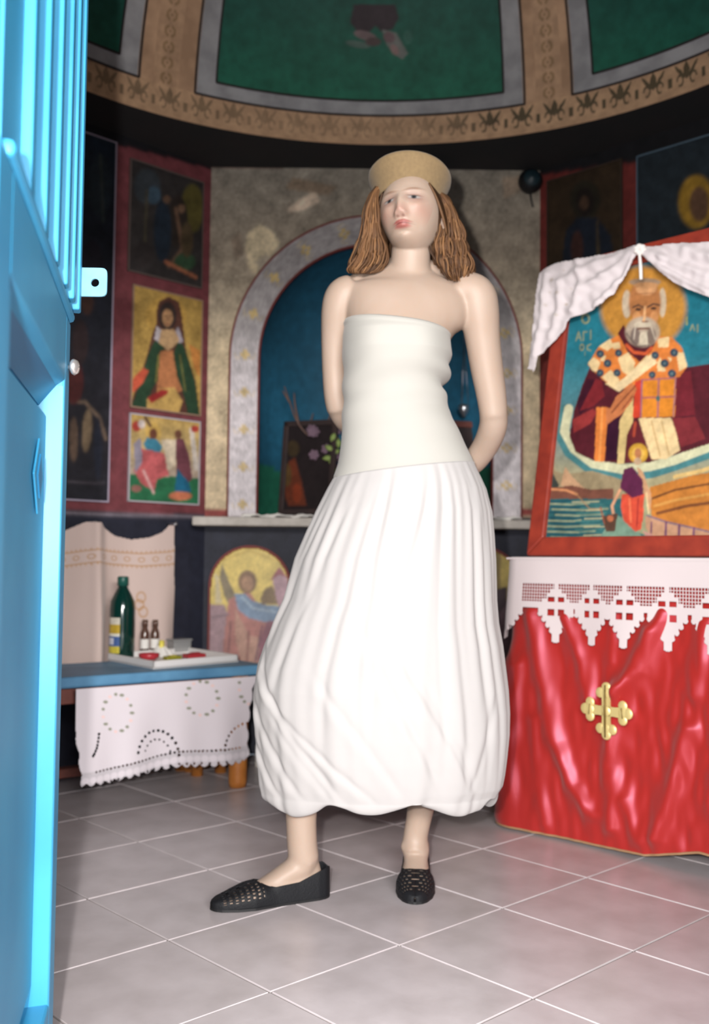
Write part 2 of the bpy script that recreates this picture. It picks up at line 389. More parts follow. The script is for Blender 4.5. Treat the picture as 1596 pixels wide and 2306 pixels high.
# wall_back_left : lies at 45 degrees, frescoes inside red bands
Al = np.array([XL, D, 0.]); ul = np.array([-1, -1, 0])/math.sqrt(2); nl = np.array([1, -1, 0])/math.sqrt(2)
RED, NAV = (126, 66, 72), (40, 42, 56)
ops = [('p', [(452, 200), (500, 200), (500, 1400), (452, 1400)], RED),
       ('p', [(-3900, 996), (500, 1161), (500, 4000), (-3900, 4000)], NAV),
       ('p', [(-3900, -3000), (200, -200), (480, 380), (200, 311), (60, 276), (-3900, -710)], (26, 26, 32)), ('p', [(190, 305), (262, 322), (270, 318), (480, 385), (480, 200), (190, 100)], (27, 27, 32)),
       ('l', [(-3900, 1002), (500, 1167)], 5, (150, 140, 150))]
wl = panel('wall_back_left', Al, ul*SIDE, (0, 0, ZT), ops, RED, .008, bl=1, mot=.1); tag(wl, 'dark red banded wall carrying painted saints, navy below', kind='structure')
MB().prism([Al-nl*.01, Al+ul*SIDE-nl*.01, Al+ul*SIDE-nl*.01+[0, 0, ZT], Al-nl*.01+[0, 0, ZT]], -nl*.12).build('masonry_core', M['navy'], wl)
Ar = np.array([XR, D, 0.]); ur = np.array([1, -1, 0])/math.sqrt(2); nrr = np.array([-1, -1, 0])/math.sqrt(2)
ops = [('p', [(1180, 200), (1700, 100), (1700, 330), (1215, 395)], (28, 28, 32)), ('p', [(1150, 1165), (1700, 1165), (6000, 1000), (6000, 5000), (1150, 5000)], NAV)]
wr = panel('wall_back_right', Ar, ur*SIDE, (0, 0, ZT), ops, (124, 52, 48), .01, bl=1, mot=.1); tag(wr, 'dark red banded wall with painted saints behind the icon stand', kind='structure')
MB().prism([Ar-nrr*.01, Ar+ur*SIDE-nrr*.01, Ar+ur*SIDE-nrr*.01+[0, 0, ZT], Ar-nrr*.01+[0, 0, ZT]], -nrr*.12).build('masonry_core', M['navy'], wr)
def fresco(wall, P0, n, corners, ops, base, step, lab, seed, name='fresco', edge=(176, 150, 150), mot=.16):
    off = np.array(P0)+np.array(n)*.006
    tl, tr, br, bl_ = [atp(*c, off, n) for c in corners]
    # upright rectangle spanned by the corners
    zt = (tl[2]+tr[2])/2; zb = (bl_[2]+br[2])/2; a = (tl+bl_)/2; b = (tr+br)/2
    A = np.array([a[0], a[1], zb]); U = np.array([b[0]-a[0], b[1]-a[1], 0])
    o = panel(name, A, U, (0, 0, zt-zb), ops, base, step, wall, bl=1, mot=mot, seed=seed, thick=.006)
    if lab: o['label'] = lab
    if edge is not None:
        A2 = A+np.array(n)*.001; un = U/np.linalg.norm(U); H = np.array([0, 0, zt-zb]); e = MB(); w = .006
        for c, s3 in ((A2+U/2, (np.linalg.norm(U)+w, .009, w)), (A2+U/2+H, (np.linalg.norm(U)+w, .009, w))): e.box(c, s3, [un, n, (0, 0, 1)])
        for c in (A2+H/2, A2+U+H/2): e.box(c, (w, .009, zt-zb), [un, n, (0, 0, 1)])
        ee = e.build('fillet', edge_mat(edge), o); 
    return o
_em = {}
def edge_mat(c):
    if c not in _em: _em[c] = mat('fillet_paint', c, .7)
    return _em[c]
# upper dark scene
fresco(wl, Al, nl, [(292, 372), (458, 398), (452, 640), (290, 618)], [
    ('e', 330, 420, 30, 40, (60, 66, 72)), ('e', 432, 470, 26, 55, (96, 88, 44)), ('e', 400, 500, 22, 60, (52, 44, 40)), ('e', 365, 520, 20, 70, (34, 46, 60)), ('e', 345, 440, 16, 20, (70, 92, 110)),
    ('l', [(395, 470), (410, 560), (380, 600)], 8, (120, 92, 74)), ('l', [(330, 430), (325, 560)], 6, (80, 74, 60)), ('e', 415, 590, 24, 20, (56, 84, 60)), ('e', 318, 575, 26, 30, (58, 52, 52)),
    ('l', [(372, 590), (440, 625)], 8, (176, 110, 80)), ('e', 408, 470, 8, 10, (130, 100, 80)), ('e', 375, 450, 8, 9, (120, 92, 74)), ('e', 420, 540, 14, 40, (84, 70, 50))],
    (56, 52, 52), .006, 'dark crowded painted scene above the green-robed saint', 11, edge=(92, 78, 74))
# green-robed woman saint
g = (44, 72, 50)
fresco(wl, Al, nl, [(300, 648), (456, 672), (449, 936), (294, 916)], [
    ('e', 373, 712, 46, 44, (206, 164, 84)), ('p', [(352, 700), (357, 680), (378, 668), (402, 680), (408, 710), (414, 760), (420, 800), (440, 860), (449, 940), (436, 935), (330, 920), (294, 915), (296, 900), (330, 800), (340, 760), (350, 730)], (96, 60, 50)),
    ('p', [(346, 768), (362, 770), (372, 790), (358, 850), (340, 880), (330, 925), (294, 920), (304, 890), (318, 850), (332, 800)], g),
    ('p', [(400, 768), (412, 778), (424, 810), (438, 860), (449, 936), (424, 940), (410, 880), (392, 850), (388, 800)], g),
    ('p', [(360, 790), (388, 790), (398, 850), (410, 880), (380, 890), (352, 880)], (196, 128, 84)), ('p', [(296, 855), (322, 828), (334, 836), (318, 866), (296, 885)], (206, 92, 66)),
    ('p', [(330, 900), (360, 876), (392, 872), (410, 905), (400, 934), (330, 924)], (204, 166, 96)), ('p', [(330, 896), (362, 878), (380, 880), (372, 890), (340, 908)], (170, 50, 48)),
    ('e', 376, 712, 20, 32, (60, 48, 46)), ('e', 376, 716, 12, 20, (196, 150, 108)), ('p', [(352, 735), (346, 764), (356, 770), (364, 745)], (206, 196, 200)), ('p', [(400, 735), (412, 770), (402, 774), (392, 750)], (190, 180, 190)),
    ('p', [(362, 742), (392, 742), (404, 768), (378, 790), (356, 772)], (206, 168, 124)), ('l', [(356, 800), (350, 860)], 3, (150, 140, 70)), ('l', [(404, 800), (416, 880)], 4, (112, 112, 62)), ('p', [(424, 775), (449, 790), (449, 850), (436, 830)], (214, 142, 74)),
    ('l', [(369, 712), (374, 712)], 2, (60, 40, 36)), ('l', [(380, 712), (385, 712)], 2, (60, 40, 36)), ('l', [(377, 715), (377, 724)], 2, (160, 110, 80)), ('l', [(373, 730), (381, 730)], 2, (150, 70, 60))],
    (192, 156, 84), .0045, 'painted woman saint in a dark green mantle on gold', 12, edge=(150, 120, 100))
fresco(wl, Al, nl, [(293, 930), (449, 952), (446, 1142), (288, 1122)], [
    ('g', [(930, (200, 164, 92)), (1000, (206, 178, 120)), (1060, (190, 170, 150)), (1140, (150, 140, 130))]),
    ('p', [(280, 1068), (460, 1078), (460, 1150), (280, 1140)], (46, 116, 78)), ('e', 344, 975, 18, 24, (214, 176, 96)), ('e', 344, 978, 9, 13, (120, 72, 54)),
    ('p', [(330, 985), (352, 990), (366, 1006), (356, 1026), (330, 1016), (322, 1000)], (66, 132, 156)), ('p', [(318, 1010), (372, 1022), (380, 1070), (352, 1080), (346, 1106), (318, 1090), (300, 1060)], (196, 98, 100)),
    ('p', [(362, 990), (395, 990), (395, 1046), (376, 1060), (370, 1020)], (226, 208, 182)), ('e', 400, 978, 8, 10, (130, 84, 66)), ('p', [(394, 988), (412, 988), (426, 1030), (432, 1080), (410, 1094), (396, 1070)], (116, 66, 76)),
    ('p', [(398, 1056), (424, 1086), (430, 1110), (392, 1106)], (30, 100, 132)), ('e', 405, 1117, 26, 10, (206, 122, 90)), ('p', [(425, 965), (434, 960), (448, 1060), (436, 1060)], (220, 208, 196)),
    ('e', 306, 960, 10, 12, (190, 70, 60)), ('e', 318, 955, 8, 10, (222, 206, 200)), ('p', [(300, 1000), (316, 985), (320, 1040), (304, 1066)], (158, 150, 166)), ('e', 438, 966, 9, 8, (180, 66, 58)), ('l', [(322, 1060), (345, 1110)], 5, (226, 180, 176)),
    ('e', 306, 1100, 12, 8, (160, 110, 100)), ('l', [(326, 940), (338, 960)], 6, (90, 60, 56))],
    (190, 160, 110), .0045, 'small painted banquet scene on green ground', 13, edge=(176, 170, 176))
fresco(wl, Al, nl, [(120, 270), (262, 326), (241, 1130), (100, 1122)], [
    ('g', [(280, (34, 48, 64)), (600, (36, 40, 52)), (1000, (40, 38, 44)), (1130, (38, 38, 46))]),
    ('e', 225, 420, 26, 70, (44, 56, 66)), ('e', 205, 600, 26, 60, (34, 32, 44)), ('l', [(160, 905), (190, 905), (222, 940), (238, 990)], 7, (120, 100, 84)), ('e', 195, 970, 11, 48, (132, 112, 88), 4), ('e', 165, 860, 22, 50, (88, 40, 40)), ('e', 180, 770, 18, 50, (58, 44, 46)),
    ('e', 165, 990, 10, 50, (104, 84, 70)), ('e', 220, 1010, 9, 70, (40, 44, 58)), ('l', [(150, 1085), (235, 1088)], 3, (92, 84, 92)), ('e', 196, 680, 14, 30, (76, 52, 46)), ('l', [(225, 350), (232, 500)], 5, (70, 78, 76))],
    (38, 40, 50), .006, 'tall dark panel with a shadowy cloaked figure', 14, edge=(168, 158, 176))
# right-hand frescoes
fresco(wr, Ar, nrr, [(1238, 395), (1402, 372), (1398, 760), (1228, 760)], [
    ('e', 1318, 450, 34, 44, (44, 40, 30)), ('p', [(1262, 620), (1275, 520), (1300, 490), (1345, 490), (1375, 530), (1392, 640), (1390, 760), (1262, 760)], (30, 38, 52)), ('e', 1318, 455, 20, 32, (36, 28, 26)), ('e', 1316, 458, 10, 16, (84, 62, 48)),
    ('e', 1300, 560, 14, 40, (70, 44, 40)), ('l', [(1345, 500), (1350, 640)], 5, (88, 74, 50))], (60, 46, 32), .007, 'dark bust of a saint nearest the arched niche on the right', 15, edge=(58, 44, 36))
fresco(wr, Ar, nrr, [(1433, 346), (1640, 300), (1640, 760), (1438, 760)], [
    ('e', 1568, 455, 40, 60, (176, 136, 50)), ('e', 1575, 460, 22, 40, (110, 80, 60)), ('p', [(1500, 760), (1520, 600), (1560, 530), (1640, 520), (1640, 760)], (40, 46, 56))],
    (40, 50, 58), .007, 'blue-edged painted panel with a gold halo at the far right', 16, edge=(84, 104, 120))

# ceiling: flat dark soffit, ring, dome
def ring_pt(phi, r): return np.array([XC+r*math.sin(phi), YC+r*math.cos(phi)])
V = []; nn = 192
for k in range(nn):
    ph = 2*math.pi*k/nn; d_ = ring_pt(ph, 1)-[XC, YC]
    loc = (ph+math.pi/8) % (math.pi/4)-math.pi/8; ro = R_IN/math.cos(loc)
    V += [(XC+d_[0]*ro, YC+d_[1]*ro, ZT), (XC+d_[0]*RD, YC+d_[1]*RD, ZR), (XC+d_[0]*(ro+.12), YC+d_[1]*(ro+.12), ZT+.18), (XC+d_[0]*(RD+.01), YC+d_[1]*(RD+.01), ZR+.1)]
f = []
for k in range(nn):
    a, b = 4*k, 4*((k+1) % nn); f += [(a, a+1, b+1, b), (a+2, b+2, b+3, a+3), (a, b, b+2, a+2), (a+1, a+3, b+3, b+1)]
ce = mesh('ceiling', V, f, M['soffit']); tag(ce, 'dark soffit carrying a painted dome', kind='structure')
HD = .92   # dome flattening
def dome(phi, th, out=0):
    r = (RD-out)*math.cos(th); return (XC+r*math.sin(phi), YC+r*math.cos(phi), ZR+(RD-out)*HD*math.sin(th)*1.0)
def dome_patch(name, p0, p1, t0, t1, nu, nv, m, out, parent=ce, colf=None, thick=.006):
    V = []; C_ = []
    for i in range(nu):
        for j in range(nv):
            ph = p0+(p1-p0)*i/(nu-1); th = t0+(t1-t0)*j/(nv-1); V.append(dome(ph, th, out))
            if colf: C_.append(colf(ph, th))
    o = mesh(name, V, grid_faces(nu, nv), m, parent, True, np.array(C_) if colf else None)
    return o
dg = math.pi/180
ds = dome_patch('dome_shell', 0, 2*math.pi, 0, math.pi/2-.001, 193, 40, M['tan'], 0)
TH0, TH1, TH2 = 4.9*dg, 7.2*dg, 60*dg
MP = 5.0*dg
def frieze(ph, th):
    t = th/TH0; u = ((ph/MP) % 1)-.5; b = lin((206, 168, 134)); d = 0
    fade = .30+.7*np.clip((math.degrees(ph)-6)/12, 0, 1) if ph > 0 else .35+.3*np.clip((-math.degrees(ph)-14)/14, 0, 1)
    # upright leaf, two side leaves, scrolls at foot
    if .42 < t < .95 and abs(u) < .085*math.sin((t-.42)/.53*math.pi)+.012: d = 1
    for s_ in (-1, 1):
        x0 = s_*u; lx, lt = .05+(t-.45)*.62, 0
        if .45 < t < .92 and abs(x0-lx) < .05*math.sin((t-.45)/.47*math.pi)+.012: d = 1
        rr = math.hypot((x0-.20)*1.1, (t-.42)*.62)
        if abs(rr-.10) < .026 and not (x0 > .24 and t < .42): d = 1
        if abs(x0-.47) < .03 and .30 < t < .60: d = 1
    if t < .12: d = 0
    w = .85*d*fade; return b*(1-w)+np.array(lin((58, 60, 44)))*w
fb = dome_patch('frieze_band', -62*dg, 62*dg, .0005, TH0, 1150, 34, M['paint'], .004, colf=frieze); fb['label'] = 'tan frieze with dark palmette motifs'
C0 = -2.85*dg
HW = 25.6*dg
for k in range(6):
    pc = C0+k*60*dg; vis = k in (0, 1, 5)
    if k == 1: pc -= 1.0*dg
    if k == 5: pc -= .5*dg
    hw = HW
    bw = 3.0*dg
    # grey border : bottom strip and two sides ; dark outlines
    parts = [(pc-hw, pc+hw, TH0, TH1), (pc-hw, pc-hw+bw, TH1, TH2), (pc+hw-bw, pc+hw, TH1, TH2)]
    for a0, a1, b0, b1 in parts: dome_patch('border_strip', a0, a1, b0, b1, max(3, int((a1-a0)/dg*2)), max(3, int((b1-b0)/dg)), M['grey'], .010)
    ops = [('g', [(0, (32, 94, 82)), (250, (40, 116, 92))])]
    if k == 0:
        ops += [('p', [(796, 10), (890, 10), (898, 40), (884, 66), (858, 72), (846, 58), (828, 76), (806, 74), (788, 50)], (62, 52, 58)), ('e', 822, 80, 26, 10, (130, 112, 114), 15), ('e', 806, 100, 28, 8, (92, 116, 108), 10), ('e', 840, 94, 18, 10, (92, 78, 78)), ('p', [(860, 66), (892, 74), (918, 120), (906, 134), (884, 120), (868, 96)], (128, 132, 128)), ('e', 918, 84, 10, 16, (64, 118, 104)), ('e', 876, 84, 14, 12, (122, 100, 104), 40), ('e', 888, 112, 8, 14, (150, 124, 122), -30)]
    nu, nv = (260, 150) if k == 0 else (60, 60); a = np.linspace(pc-hw+bw, pc+hw-bw, nu); b = np.linspace(TH1, TH2 if k else 24*dg, nv)
    if k == 0: dome_patch('green_panel', pc-hw+bw, pc+hw-bw, 24*dg, TH2, 30, 20, mat('green_dome_paint', (24, 80, 64), .7), .006)
    P = np.array([dome(p_, t_, .006) for p_ in a for t_ in b]); x, y = pix(P)
    c = np.clip(blur(paint(x, y, ops, (26, 86, 66)), nu, nv, 2)*(1+.10*blotch(x, y, 120, 3)[:, None]), .001, 1)
    gp = mesh('green_panel', P, grid_faces(nu, nv), M['paint'], ce, True, c)
    if k == 0: gp['label'] = 'green dome panel with robed feet hovering at its top'
    if vis:
        for rr, e in ((hw+.25*dg, 0), (hw-bw, 1)):
            tb = TH0-.15*dg if not e else TH1
            P = [dome(pc-rr, t_, .012) for t_ in np.linspace(30*dg, tb, 14)]+[dome(pc+q_, tb, .012) for q_ in np.linspace(-rr, rr, 40)]+[dome(pc+rr, t_, .012) for t_ in np.linspace(tb, 30*dg, 14)]
            MB().tube(P, .0045, 5, side=(0, 0, 1)).build('outline', M['line'], ce, True)
# faint stencil on the ribs between panels
for pc in (30*dg-3.3*dg, -30*dg-3.2*dg):
    def rib(ph, th, pc=pc):
        u = (ph-pc)/dg; t = (th/dg) % 2.4-1.2; d = 1 if (abs(math.hypot(u, t)-.75) < .22 and abs(u) > .2) or math.hypot(u, t) < .2 else 0
        return lin((202, 164, 132))*(1-.5*d)+np.array(lin((120, 96, 50)))*.5*d
    dome_patch('rib_stencil', pc-2*dg, pc+2*dg, TH0, 24*dg, 40, 160, M['paint'], .004, colf=rib)

# small black round lamp in the corner
rl = empty('round_wall_lamp', 'small round black lamp high in the right corner above the arch', 'lamp', loc=tuple(aty(1195, 406, D-.04)))
c = aty(1195, 406, D-.05)
MB().lathe([(.001, -.045), (.042, -.045), (.05, -.02), (.05, .0), (.036, .03), (.001, .04)], c, [(1, 0, 0), (0, 0, 1), (0, -1, 0)]).build('lamp_body', M['black'], rl, True)
MB().lathe([(.001, .044), (.03, .036), (.034, .03)], c, [(1, 0, 0), (0, 0, 1), (0, -1, 0)]).build('lens', mat('dark_teal_lens', (24, 44, 52), .5), rl, True)
MB().tube([c+[0, .03, -.03], c+[.01, .035, -.08], c+[.015, .035, -.10]], .004, 6).build('bracket', M['black'], rl, True); adopt(rl)

# ------------------------------------------------------------------ blue door leaf, opened inwards at the left
E0 = np.array([-.4425, 1.545, 0.]); du = np.array([-.19, .98, 0]); du /= np.linalg.norm(du); dn = np.array([du[1], -du[0], 0]); dz = np.array([0, 0, 1.])
H0 = E0-du*.715
dr = empty('door_1', 'sky-blue painted door leaf with ribbed upper half standing open at the left', kind='structure', loc=tuple(H0))
def dpt(a, n_, z): return H0+du*a+dn*n_+dz*z
def dbox(b, a0, a1, n0, n1, z0, z1): return b.box(dpt((a0+a1)/2, (n0+n1)/2, (z0+z1)/2), (a1-a0, n1-n0, z1-z0), [du, dn, dz])
AW = .715
dbox(MB(), 0, AW, -.055, -.045, .012, 2.03).build('backing_sheet', M['door'], dr)
for a0, a1 in ((0, .085), (AW-.07, AW)): dbox(MB(), a0, a1, -.045, -.0, .012, 1.15).build('stile', M['door'], dr, bevel=.004)
dbox(MB(), .085, AW-.07, -.045, 0, .012, .15).build('rail', M['door'], dr, bevel=.004)
# middle rail, its underside chamfered
b = MB(); b.prism([dpt(.085, -.045, 1.042), dpt(.085, -.03, 1.028), dpt(.085, 0, 1.05), dpt(.085, 0, 1.15), dpt(.085, -.045, 1.15)], du*(AW-.085-.07)); b.build('rail', M['door'], dr, bevel=.003)
# lower inset panel with a raised moulding and a diamond boss
b = MB(); a0, a1, z0, z1 = .085, AW-.07, .15, 1.04; w = .022
for A_, B_ in ((a0, a0+w), (a1-.010, a1)): b.prism([dpt(A_, -.045, z0), dpt(B_, -.045, z0), dpt(B_ if A_ == a0 else B_, -.002, z0), dpt(A_ if A_ == a0 else B_-.003, -.002, z0)], dz*(z1-z0))
b.build('moulding', M['door'], dr)
b = MB(); b.prism([dpt(a0, -.045, z1-.03), dpt(a0, -.035, z1-.03), dpt(a0, -.012, z1), dpt(a0, -.045, z1)], du*(a1-a0)); b.build('moulding', M['doord'], dr)
dbox(MB(), a0+.028, a1-.014, -.045, -.024, z0+.03, z1-.045).build('inset_panel', M['door'], dr, bevel=.003)
c = atp(81, 1072, dpt(0, -.0235, 0), dn)
b = MB(); b.prism([c+dn*.001+du*.05, c+dn*.001+dz*.052, c+dn*.001-du*.05, c+dn*.001-dz*.052], dn*.003); bo = b.build('diamond_boss', M['door'], dr, bevel=.002)
bo2 = MB().prism([c+dn*.004+du*.025, c+dn*.004+dz*.03, c+dn*.004-du*.025, c+dn*.004-dz*.03], dn*.002).build('boss_core', M['doord'], bo)
# upper part: rails and six upright ribs on the recessed sheet
dbox(MB(), .05, AW+.0, -.045, .006, 1.15, 1.166).build('rail', M['door'], dr, bevel=.006)
dbox(MB(), 0, AW, -.045, .014, 1.95, 2.03).build('rail', M['door'], dr, bevel=.006)
dbox(MB(), 0, .07, -.045, -.013, 1.166, 1.95).build('stile', M['door'], dr, bevel=.004)
dbox(MB(), .07, .19, -.045, -.010, 1.166, 1.95).build('inner_sheet', M['door'], dr)
for k, Yk in enumerate((1.075, 1.19, 1.30, 1.405, 1.48, 1.545)):
    a1 = (Yk-H0[1])/du[1]
    o_ = dbox(MB(), a1-.028, a1, -.045, .001+.0028*k, 1.166, 1.95).build('rib', M['door'], dr, bevel=.003)
    if k < 5: dbox(MB(), a1, a1+.02, -.045, -.02+.002*k, 1.166, 1.95).build('bead', M['doord'], dr, bevel=.003)
# hasp plate with its hole
pc = atp(204, 635, E0+du*.002, [0, 1, 0]); px = 1.545/F
b = MB(); W2, H2, rh = 37*px, 33*px, 9.5*px; hc = np.array([10*px, 0, -1.5*px]); n = 48; outer = []; inn = []
for k in range(n):
    t = 2*math.pi*k/n; cx, cz = math.cos(t), math.sin(t); p = 7 if cx > 0 else 30
    r = (abs(cx/W2)**p+abs(cz/H2)**p)**(-1/p); outer.append(pc+[r*cx, 0, r*cz]); inn.append(pc+hc+[rh*cx, 0, rh*cz])
v = outer+inn+[p+[0, .004, 0] for p in outer]+[p+[0, .004, 0] for p in inn]
f = []
for k in range(n):
    j = (k+1) % n; f += [(k, j, n+j, n+k), (2*n+k, 3*n+k, 3*n+j, 2*n+j), (k, 2*n+k, 2*n+j, j), (n+k, n+j, 3*n+j, 3*n+k)]
b.add(v, f); b.build('hasp_plate', M['doorl'], dr)
# knob
kc = atp(147, 827, E0-du*.03, [0, 1, 0]); kx = np.array([1, -.15, 0]); kx /= np.linalg.norm(kx)
ky = np.cross(dz, kx); b = MB().lathe([(.001, -.004), (.0035, -.004), (.0035, .010), (.011, .0115), (.0125, .014), (.010, .019), (.004, .0215), (.001, .022)], kc, [ky, dz, kx], 24)
kn = b.build('knob', M['steel'], dr, True)
MB().box(kc-kx*.003, (.028, .012, .006), [dz, ky, kx]).build('escutcheon', M['doord'], kn, bevel=.001)
adopt(dr)

# ------------------------------------------------------------------ low blue table against the left wall
ZTb = .42
fl_ = atz(158, 1525, ZTb); fr_ = atz(588, 1497, ZTb); tu = (fr_-fl_)/np.linalg.norm(fr_-fl_); tb_ = np.array([-tu[1], tu[0], 0])
fl_ = fl_-tu*.22; fr_ = fr_+tu*.03; Lt = np.linalg.norm(fr_-fl_)
tc = (fl_+fr_)/2+tb_*.20
low = empty('low_table', 'low table with a faded blue top and round orange pine legs', 'table', loc=(tc[0], tc[1], 0))
MB().box(tc-[0, 0, .018], (Lt, .40, .036), [tu, tb_, (0, 0, 1)]).build('table_top', M['bluetop'], low, bevel=.008)
lc = atz(545, 1775, 0)+tb_*.03
for s_, o_ in ((0, 0), (0, .32), (-1, 0), (-1, .32)):
    c = lc+tu*(s_*(Lt-.14))+tb_*o_
    MB().lathe([(.001, 0), (.029, 0), (.032, .02), (.033, .2), (.032, .384), (.001, .384)], c, n=24).build('leg', M['wood'], low, True)
c = tc-tb_*.165-[0, 0, .062]; MB().box(c, (Lt-.22, .02, .05), [tu, tb_, (0, 0, 1)]).build('apron', M['brown'], low, bevel=.003)
MB().box(tc+tb_*.12+[0, 0, -.36], (Lt-.18, .05, .03), [tu, tb_, (0, 0, 1)]).build('stretcher', M['brown'], low, bevel=.003)
adopt(low)
# second small pine leg seen below the cloth belongs to a stool pushed underneath
sc = atz(428, 1741, 0)
st = empty('low_stool', 'small pine stool pushed under the blue table, one foot showing below the cloth', 'stool', loc=tuple(sc))
for a_, b_ in ((0, 0), (.1, 0), (0, .12), (.1, .12)):
    MB().lathe([(.001, 0), (.022, 0), (.02, .19), (.001, .19)], sc+tu*a_+tb_*(b_-.05), n=16).build('leg', M['wood'], st, True)
MB().box(sc+tu*.05+tb_*.01+[0, 0, .202], (.17, .18, .024), [tu, tb_, (0, 0, 1)]).build('seat', M['wood'], st, bevel=.004); adopt(st)
# teal box beside the right leg
bc = atz(592, 1705, .045)
bx = empty('teal_box', 'teal wooden box half hidden by the white skirt beside the pine leg', 'box', loc=(bc[0], bc[1], 0))
MB().box((bc[0]+.03, bc[1]+.10, .17), (.12, .14, .17)).build('box_body', M['teal'], bx, bevel=.004)
MB().box((bc[0]+.03, bc[1]+.10, .042), (.124, .144, .084)).build('white_base', M['white'], bx, bevel=.003); adopt(bx)

# embroidered white cloth hanging from the table front
def hang(name, top, U, hpx, masks, colf, m, step, disp, thick=.0015, lab=None):
    """cloth as a fine grid with real openings: top=left top corner, U=horizontal edge, hpx=height; masks(x,y)->keep"""
    L_ = np.linalg.norm(U); nu = int(L_/step); nv = int(hpx/step); u = U/L_; nrm = np.cross(u, [0, 0, 1.])
    s, t = np.meshgrid(np.linspace(0, L_, nu), np.linspace(0, hpx, nv), indexing='ij'); s = s.ravel(); t = t.ravel()
    P0 = top+s[:, None]*u-t[:, None]*np.array([0, 0, 1.]); x, y = pix(P0); keep = masks(x, y, s, t).reshape(nu, nv)
    mk = keep[:-1, :-1] & keep[1:, :-1] & keep[1:, 1:] & keep[:-1, 1:]
    P = P0+nrm*disp(s, t, x, y)[:, None]
    o = mesh(name, P, grid_faces(nu, nv, mk), m, None, True, colf(x, y, s, t) if colf else None); clean(o)
    md = o.modifiers.new('s', 'SOLIDIFY'); md.thickness = thick; md.offset = 0
    return o
Pt = atz(160, 1553, .3855); Pt = fl_+tu*np.dot(atz(166, 1550, .385)-fl_, tu)-tb_*.012; Pt[2] = .384
Rt = atp(576, 1520, Pt, tb_); Uc = tu*np.dot(Rt-Pt, tu)
EX = [(152, 1545), (576, 1510)]
def tb_mask(x, y, s, t):
    # in cloth space: bottom edge follows the photo's scalloped hem
    hem = np.interp(x, [165, 205, 250, 310, 400, 470, 560, 580], [1772, 1768, 1762, 1748, 1728, 1727, 1716, 1700])
    sc = np.abs(np.sin(s*math.pi/.034))*7
    left = np.interp(y, [1550, 1600, 1650, 1700, 1770], [167, 164, 168, 175, 180])-np.abs(np.sin(y/15.))*4
    right = np.interp(y, [1515, 1570, 1640, 1700, 1740], [573, 562, 553, 556, 530])+np.abs(np.sin(y/13.))*5
    k = (y < hem-7+sc) & (x > left) & (x < right)
    # eyelet holes along arcs and hem line
    h = np.zeros(len(x), bool)
    def holes(pts, r):
        nonlocal h
        for a, b in pts: h |= (x-a)**2+(y-b)**2 < r*r
    def arc(cx, cy, rx, ry, a0, a1, n): return [(cx+rx*math.cos(math.radians(a)), cy-ry*math.sin(math.radians(a))) for a in np.linspace(a0, a1, n)]
    holes(arc(355, 1705, 46, 60, 5, 170, 13), 2.6); holes(arc(355, 1705, 30, 40, 20, 160, 8), 1.6); holes(arc(560, 1690, 60, 62, 95, 178, 9), 2.2); holes(arc(190, 1640, 30, 70, -60, -10, 8), 2.4)
    hy = lambda q: np.interp(q, [165, 205, 250, 310, 400, 470, 560], [1742, 1738, 1730, 1716, 1692, 1690, 1680])
    holes([(q, hy(q)) for q in range(212, 545, 9)], 1.7); holes([(q, hy(q)+28) for q in range(214, 520, 17)], 1.9)
    return k & ~h
def tb_col(x, y, s, t):
    c = np.empty((len(x), 3)); c[:] = lin((216, 208, 214)); ops = []
    def wreath(cx, cy, rx, ry):
        for a in range(0, 360, 24):
            px_, py_ = cx+rx*math.cos(math.radians(a)), cy+ry*math.sin(math.radians(a)); col = (112, 118, 86) if (a//24) % 3 != 1 else (232, 196, 190)
            ops.append(('e', px_, py_, 4 if (a//24) % 3 else 5.5, 3.4, col))
    wreath(262, 1605, 33, 42); wreath(452, 1572, 36, 38); wreath(560, 1545, 24, 40)
    for e in ops:
        _, cx, cy, rx, ry, col = e; q = ((x-cx)/rx)**2+((y-cy)/ry)**2; w = np.clip((1.2-q)/.4, 0, 1)[:, None]*.8; c = c*(1-w)+lin(col)*w
    hy = np.interp(x, [165, 205, 250, 310, 400, 470, 560], [1742, 1738, 1730, 1716, 1692, 1690, 1680]); w = (np.clip(1-np.abs(y-hy)/3, 0, 1)*.35)[:, None]; c = c*(1-w)+lin((120, 120, 118))*w
    dx = ((x-212) % 17)-8.5; dy = y-(hy+17); w = (np.clip((np.hypot(dx, dy*1.1)-6.5)/3, 0, 1)*((y > hy+2))*.3)[:, None]; c = c*(1-w)+lin((130, 130, 134))*w
    return c
tcl = hang('tablecloth', Pt, Uc, .335, tb_mask, tb_col, M['linen'], .0021, lambda s, t, x, y: .006+.006*np.sin(s*38)*(t/.3)+.010*np.sin(s*13+1)*(t/.3)+.03*np.clip((.05-s)/.05, 0, 1)*0)
tag(tcl, 'white scalloped cloth embroidered with wreaths hanging from the blue table', 'tablecloth')

